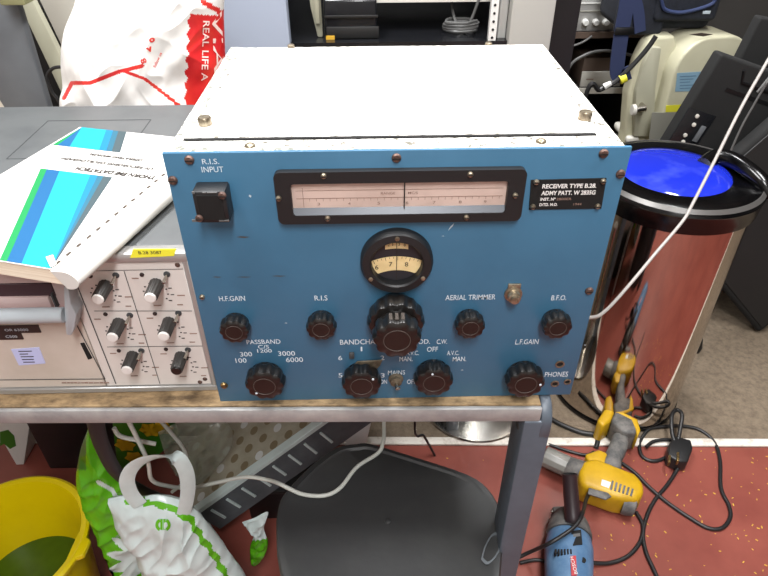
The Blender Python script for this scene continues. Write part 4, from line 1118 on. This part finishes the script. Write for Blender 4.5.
part('case_front', lambda mb: box(mb, 'dark_inside', a+.006, b+.024, .481, .486, .012, Yp(60, 400, .485).z-.012, .002), db)
# dark hose
mb = MB(); tube(mb, 'hose_dark', [Yp(x_, y_, d_) for x_, y_, d_ in ((94, 395, .105), (96, 425, .105), (104, 450, .105), (118, 474, .11), (140, 489, .14), (160, 497, .2), (178, 502, .22))], .012, 8, 8, (V((1, 0, .3)), .013, .005))
tag(obj('dark_strap', mb), 'broad dark strap curving down behind the green sack', 'strap')
# white leads under the bench
mb = MB(); tube(mb, 'cable_white', [V((Zp(384, 420, .70).x, .16, .727)), Yp(384, 424, .16), Zp(383, 442, .475), Zp(378, 453, .459), Zp(357, 467, .4575), Zp(340, 488, .4575), Zp(324, 495.5, .4575), Zp(304, 494.5, .4575), Zp(290, 489, .4575), Zp(280, 484, .4575), Yp(268, 480, .12), Yp(245, 477, .135), Yp(215, 483, .15), Yp(190, 488, .16), Yp(168, 486, .125), Yp(152, 480, .10), Yp(148, 462, .09), Yp(138, 440, .09), Yp(128, 420, .095)], .0033, 10)
lathe(mb, 'rec_line', [(.010, 0), (.014, .012), (.014, .03), (0, .03)], V((Zp(384, 420, .70).x, .16, .698)), Z, 16)
tag(obj('white_lead', mb), 'white mains lead sagging across the tray to under the benchtop', 'cable')
mb = MB(); tube(mb, 'cable_white', [Yp(*q, .20) for q in ((158, 418), (172, 434), (184, 450), (188, 466), (186, 480), (172, 492))], .0032)
tag(obj('short_white_lead', mb), 'short white lead hanging behind the loop of the white bag handle', 'cable')
mb = MB(); tube(mb, 'cable_white', [Yp(*q, .12) for q in ((114, 428), (120, 436), (136, 440), (156, 444))], .0034)
tag(obj('white_lead_end', mb), 'cut end of a white lead lying over the flower packet', 'cable')
mb = MB(); tube(mb, 'cable_black', [V((.09, .45, .727)), Yp(415, 420, .46), Yp(424, 436, .48), Yp(433, 452, .50), Yp(438, 463, .5)], .003)
tag(obj('thin_black_lead', mb), 'thin black lead hanging behind the black bin to the floor', 'cable')
mb = MB(); a = Zp(334, 444, .0); wq = [Yp(*q, .40) for q in ((338, 412), (374, 412), (366, 444), (346, 446))]
prism(mb, 'carton_white', [wq[0], wq[1], wq[2], V((wq[2].x, .40, 0)), V((wq[3].x, .40, 0)), wq[3]], (0, .02, 0), .002)
tag(obj('white_board_offcut', mb, loc=(wq[2].x, .40, 0)), 'upright white board offcut behind the black bin', 'board')
# round steel base on the carpet edge
dc = V((.27, .66, 0)); dz = Zp(482, 443, .01)
db = thing('round_steel_base', 'round polished steel stand base on the carpet edge below the benchtop', 'stand base', (dz.x, dz.y+.14, .008))
part('disc', lambda mb: lathe(mb, 'steel', [(.136, .0085), (.14, .011), (.138, .015), (.10, .022), (.03, .030), (0, .031)], (dz.x, dz.y+.14, 0), Z, 72), db)
part('column', lambda mb: lathe(mb, 'steel', [(.026, .028), (.022, .045), (.020, .06), (.020, .45), (0, .45)], (dz.x, dz.y+.14, 0), Z, 32), db)

# ================================================================== tools on the red floor
def zpr(mb, m, pxs, zt, z0, z1, bev, seg=3, k=0):
    p = [Zp(*q, zt) for q in pxs]
    if k: p = sm(p, k)
    p = [V((a.x, a.y, z0)) for a in p]; prism(mb, m, p, (0, 0, z1-z0), bev, seg)
dr = thing('cordless_drill', 'yellow and black cordless drill lying on its side by the white strip', 'drill', (Zp(605, 488, .03).x, Zp(605, 488, .03).y, 0))
part('motor_housing', lambda mb: zpr(mb, 'drill_yellow', ((580, 466), (594, 462), (608, 468), (634, 478), (642, 488), (643, 498), (636, 505), (616, 503), (580, 490), (577, 478)), .05, .002, .072, .016), dr)
def f(mb):
    p = Zp(634, 505, .035); lathe(mb, 'drill_dark', [(.012, 0), (.026, .004), (.03, .02), (.03, .03)], V((p.x+.006, p.y-.002, .034)), V((-.9, .45, 0)), 24)
part('end_cap', f, dr)
part('side_cover', lambda mb: zpr(mb, 'drill_dark', ((589, 487), (608, 492), (612, 496), (606, 499), (588, 493)), .076, .070, .0745, .0015), dr)
part('rating_label', lambda mb: zpr(mb, 'carton_white', ((602, 479), (611, 482), (609, 488), (601, 485)), .0735, .0715, .0728, .0003, 1), dr)
part('lettering_strip', lambda mb: [zpr(mb, 'drill_dark', ((612+i*4, 480+i*1.6), (614+i*4, 480.8+i*1.6), (612+i*4, 490+i*1.2), (610+i*4, 489+i*1.2)), .0735, .0715, .0726, .0002, 1) for i in range(6)], dr)
part('switch_collar', lambda mb: zpr(mb, 'drill_yellow', ((584, 457), (598, 452), (607, 456), (604, 468), (590, 468)), .05, .012, .062, .006), dr)
def f(mb):
    a, b = Zp(582, 474, .038), Zp(566, 466, .038)
    cyl(mb, 'drill_dark', a, b, .031, .026, 28, .004)
part('gear_nose', f, dr)
def f(mb):
    a, b = Zp(568, 467, .038), Zp(544, 456, .038)
    lathe(mb, 'lens_clear', [(.024, 0), (.026, .004), (.026, (b-a).length-.003), (.022, (b-a).length), (.014, (b-a).length), (.014, .01)], a, b-a, 36, lambda t, q: 1-.06*(math.cos(12*t) > .2))
part('chuck', f, dr)
def f(mb):
    zpr(mb, 'drill_dark', ((604, 474), (600, 464), (609, 446), (613, 433), (628, 436), (629, 446), (621, 462), (622, 472)), .05, .014, .062, .012)
part('grip', f, dr)
part('trigger', lambda mb: zpr(mb, 'gap_black', ((601, 463), (605, 454), (609, 456), (606, 465)), .05, .022, .052, .003), dr)
def f(mb):
    zpr(mb, 'drill_yellow', ((596, 424), (603, 413), (610, 410), (614, 414), (610, 424), (602, 430)), .06, .006, .075, .008)
    zpr(mb, 'drill_dark', ((610, 424), (615, 413), (632, 419), (637, 428), (636, 437), (622, 436)), .06, .006, .075, .008)
    zpr(mb, 'drill_yellow', ((614, 412.5), (619, 412), (637, 421), (640, 432), (637, 438), (635, 430), (631, 421)), .07, .02, .077, .003)
part('battery', f, dr)

gr = thing('angle_grinder', 'blue angle grinder with black side handle lying on the red floor', 'angle grinder', (Zp(568, 540, .035).x, Zp(568, 540, .035).y, 0))
ga, gb = Zp(569, 536, .051), Zp(568, 640, .051)
def f(mb):
    L = (gb-ga).length; lathe(mb, 'grinder_blue', [(.040, 0), (.046, .006), (.050, .03), (.049, .07), (.045, L*.6), (.042, L), (.03, L+.005)], ga, gb-ga, 40)
part('motor_body', f, gr)
def f(mb):
    d = (gb-ga).normalized(); lathe(mb, 'drill_dark', [(.016, -.062), (.030, -.054), (.042, -.03), (.048, -.006), (.048, .003), (.040, .003)], ga, d, 32)
    box(mb, 'drill_dark', ga.x-.012, ga.x+.03, ga.y+.02, ga.y+.05, .004, .05, .008, 3)
part('gear_head', f, gr)
def f(mb):
    a, b = Zp(570, 503, .07), Yp(569, 463, .43)
    b = a+V((-.0, .07, .075))
    a = Zp(573, 521, .095); b = Zp(569.5, 474, .165)
    L = (b-a).length; lathe(mb, 'handle_tube', [(.0165, 0), (.018, .006), (.0165, .012), (.016, L-.004), (.018, L), (.0135, L+.001), (.013, L-.05), (0, L-.05)], a, b-a, 32, mats=['handle_tube']*5+['gap_black']*3)
part('side_handle', f, gr)
def gtop(px, py, dz=0): return Zp(px, py, .1005+dz)
part('vent_slots', lambda mb: [prism(mb, 'gap_black', [gtop(x, 549), gtop(x+1.6, 549), gtop(x+1.9, 554), gtop(x+.3, 554)], (0, 0, -.010)) for x in (555, 558, 561, 564, 567, 570)], gr)
def f(mb):
    prism(mb, 'gap_black', [gtop(571, 531), gtop(581, 529.5), gtop(582.5, 544), gtop(573, 546)], (0, 0, -.008))
    prism(mb, 'cable_grey', [gtop(573, 534, .0004), gtop(580, 533, .0004), gtop(580.3, 536, .0004), gtop(573.3, 537, .0004)], (0, 0, -.002))
part('nameplate', f, gr)
def f(mb):
    p = [gtop(570.5, 556), gtop(576, 555.5), gtop(577, 575), gtop(571.5, 575.5)]; prism(mb, 'label_red', p, (0, 0, -.008))
    c = sum(p, V())/4+V((0, 0, .0006)); text(mb, 'carton_white', 'BOSCH', c, V((0, 1, 0)), V((-1, 0, 0)), .036, .007)
FLATS.add('red_label'); part('red_label', f, gr)
def f(mb): p = gtop(583, 560, -.006); lathe(mb, 'gap_black', [(.006, -.004), (.006, .001), (0, .001)], p, Z, 14)
part('brush_cap', f, gr)
def f(mb):
    for q in ((551, 512), (556, 518), (550, 520)): p = Zp(*q, .03); cyl(mb, 'nickel', p, p+V((.016, .006, .004)), .004, n=10, bev=.001)
    p = Zp(556, 514, .02); box(mb, 'drill_dark', p.x-.01, p.x+.03, p.y-.008, p.y+.008, .002, .04, .004)
part('spindle', f, gr)
def zcable(name, label, pxs, z=.005, r=.0045, m='cable_black'):
    mb = MB(); tube(mb, m, [Zp(*q[:2], q[2] if len(q) > 2 else z) for q in pxs], r, 10); return tag(obj(name, mb), label, 'cable')
zcable('coiled_power_cable', 'black cable winding down from the plug past the drill to the bottom edge',
       ((684, 452, .03), (678, 468, .01), (668, 484), (655, 500), (647, 516), (643, 534), (646, 552), (652, 566), (660, 584), (664, 600)), .0048)
zcable('looped_power_cable', 'black cable looping wide across the red floor from drill to plug',
       ((620, 462), (634, 472), (650, 488), (668, 503), (690, 518), (708, 528), (722, 528), (730, 518), (729, 506), (721, 488), (720, 460), (714, 442), (700, 430, .01), (682, 426, .012), (660, 427, .012), (648, 430, .012), (640, 443), (642, 456), (654, 461), (668, 456), (676, 446, .012), (672, 440, .014), (655, 441, .014), (646, 447, .012)), .0048)
zcable('grinder_flex', 'black flex curving from the grinder body past the drill',
       ((592, 563, .012), (610, 563), (628, 556), (640, 542), (643, 526), (636, 512)), .0048)
zcable('wall_side_flex', 'black flex lying along the carpet edge behind the bench leg',
       ((545, 415, .008), (560, 424, .012), (580, 432, .012), (597, 436, .012), (596, 448)), .0048, .0065)
zcable('thin_floor_flex', 'black flex running from the bench leg under the drill nose',
       ((548, 444), (565, 450), (585, 455), (594, 452)), .0042, .004)
zcable('handle_flex', 'black flex draped around the grinder head and side handle',
       ((500, 566, .006), (530, 552, .04), (546, 545, .095), (560, 537, .112), (574, 527, .118), (582, 515, .115), (586, 500, .07), (592, 484, .015), (586, 476, .008)), .005, .0042)
zcable('lower_flex', 'black flex emerging between bench leg and grinder at bottom edge', ((520, 563), (535, 560), (548, 562), (556, 567)), .0042, .004)
pg = thing('mains_plug', 'black mains plug with brass pins at the edge of the carpet', 'plug', (Zp(681, 455, .02).x, Zp(681, 455, .02).y, 0))
part('plug_body', lambda mb: zpr(mb, 'cable_black', ((668, 446), (674, 438), (690, 442), (692, 450), (687, 464), (678, 464), (667, 458)), .03, .002, .04, .005), pg)
for px, py, s in ((678, 457, 5), (669.5, 459, 4)):
    part('pin', lambda mb: zpr(mb, 'brass', ((px-1.2, py-s*.9), (px+1.2, py-s*.9), (px+1.2, py+s*.9), (px-1.2, py+s*.9)), .044, .03, .046, .001), pg)
mb = MB()
lp2 = [Zp(*q) for q in ((676, 446, .03), (672, 432, .045), (672, 415, .06), (677, 410, .06), (682, 415, .06), (680, 430, .045), (677, 446, .03))]
tube(mb, 'cable_black', lp2, .005, 10)
tag(obj('cable_loop', mb), 'short stiff black cable loop standing up from the mains plug', 'cable')

# ================================================================== light
def area(name, loc, sx, sy, power, rot=(0, 0, 0), col=(1, 1, 1)):
    l = bpy.data.lights.new(name, 'AREA'); l.shape = 'RECTANGLE'; l.size = sx; l.size_y = sy; l.energy = power; l.color = col
    o = bpy.data.objects.new(name, l); COL.objects.link(o); o.location = loc; o.rotation_euler = rot
def fitting(x, y, L=1.2, W=.3, power=60, label=''):
    t = thing('ceiling_light', label, 'ceiling light', (x, y, 2.7))
    part('housing', lambda mb: box(mb, 'ceiling', x-W/2, x+W/2, y-L/2, y+L/2, 2.665, 2.7, .004), t)
    part('diffuser', lambda mb: box(mb, 'lamp_glass', x-W/2+.02, x+W/2-.02, y-L/2+.02, y+L/2-.02, 2.655, 2.665, .003), t)
    area('tube_light', (x, y, 2.645), W, L, power)
fitting(-.55, .25, power=38, label='fluorescent ceiling light above the recorder side of the bench')
fitting(.75, .25, power=38, label='fluorescent ceiling light above the steel bin')
fitting(.1, 1.9, power=62, label='fluorescent ceiling light behind the equipment rack')
fitting(.1, -1.4, power=42, label='fluorescent ceiling light behind the viewer')
wd = bpy.data.worlds.new('world'); SC.world = wd; wd.use_nodes = True
wd.node_tree.nodes['Background'].inputs[0].default_value = (.95, .97, 1, 1); wd.node_tree.nodes['Background'].inputs[1].default_value = .3
SC.view_settings.view_transform = 'Standard'; SC.view_settings.look = 'None'; SC.view_settings.exposure = .55
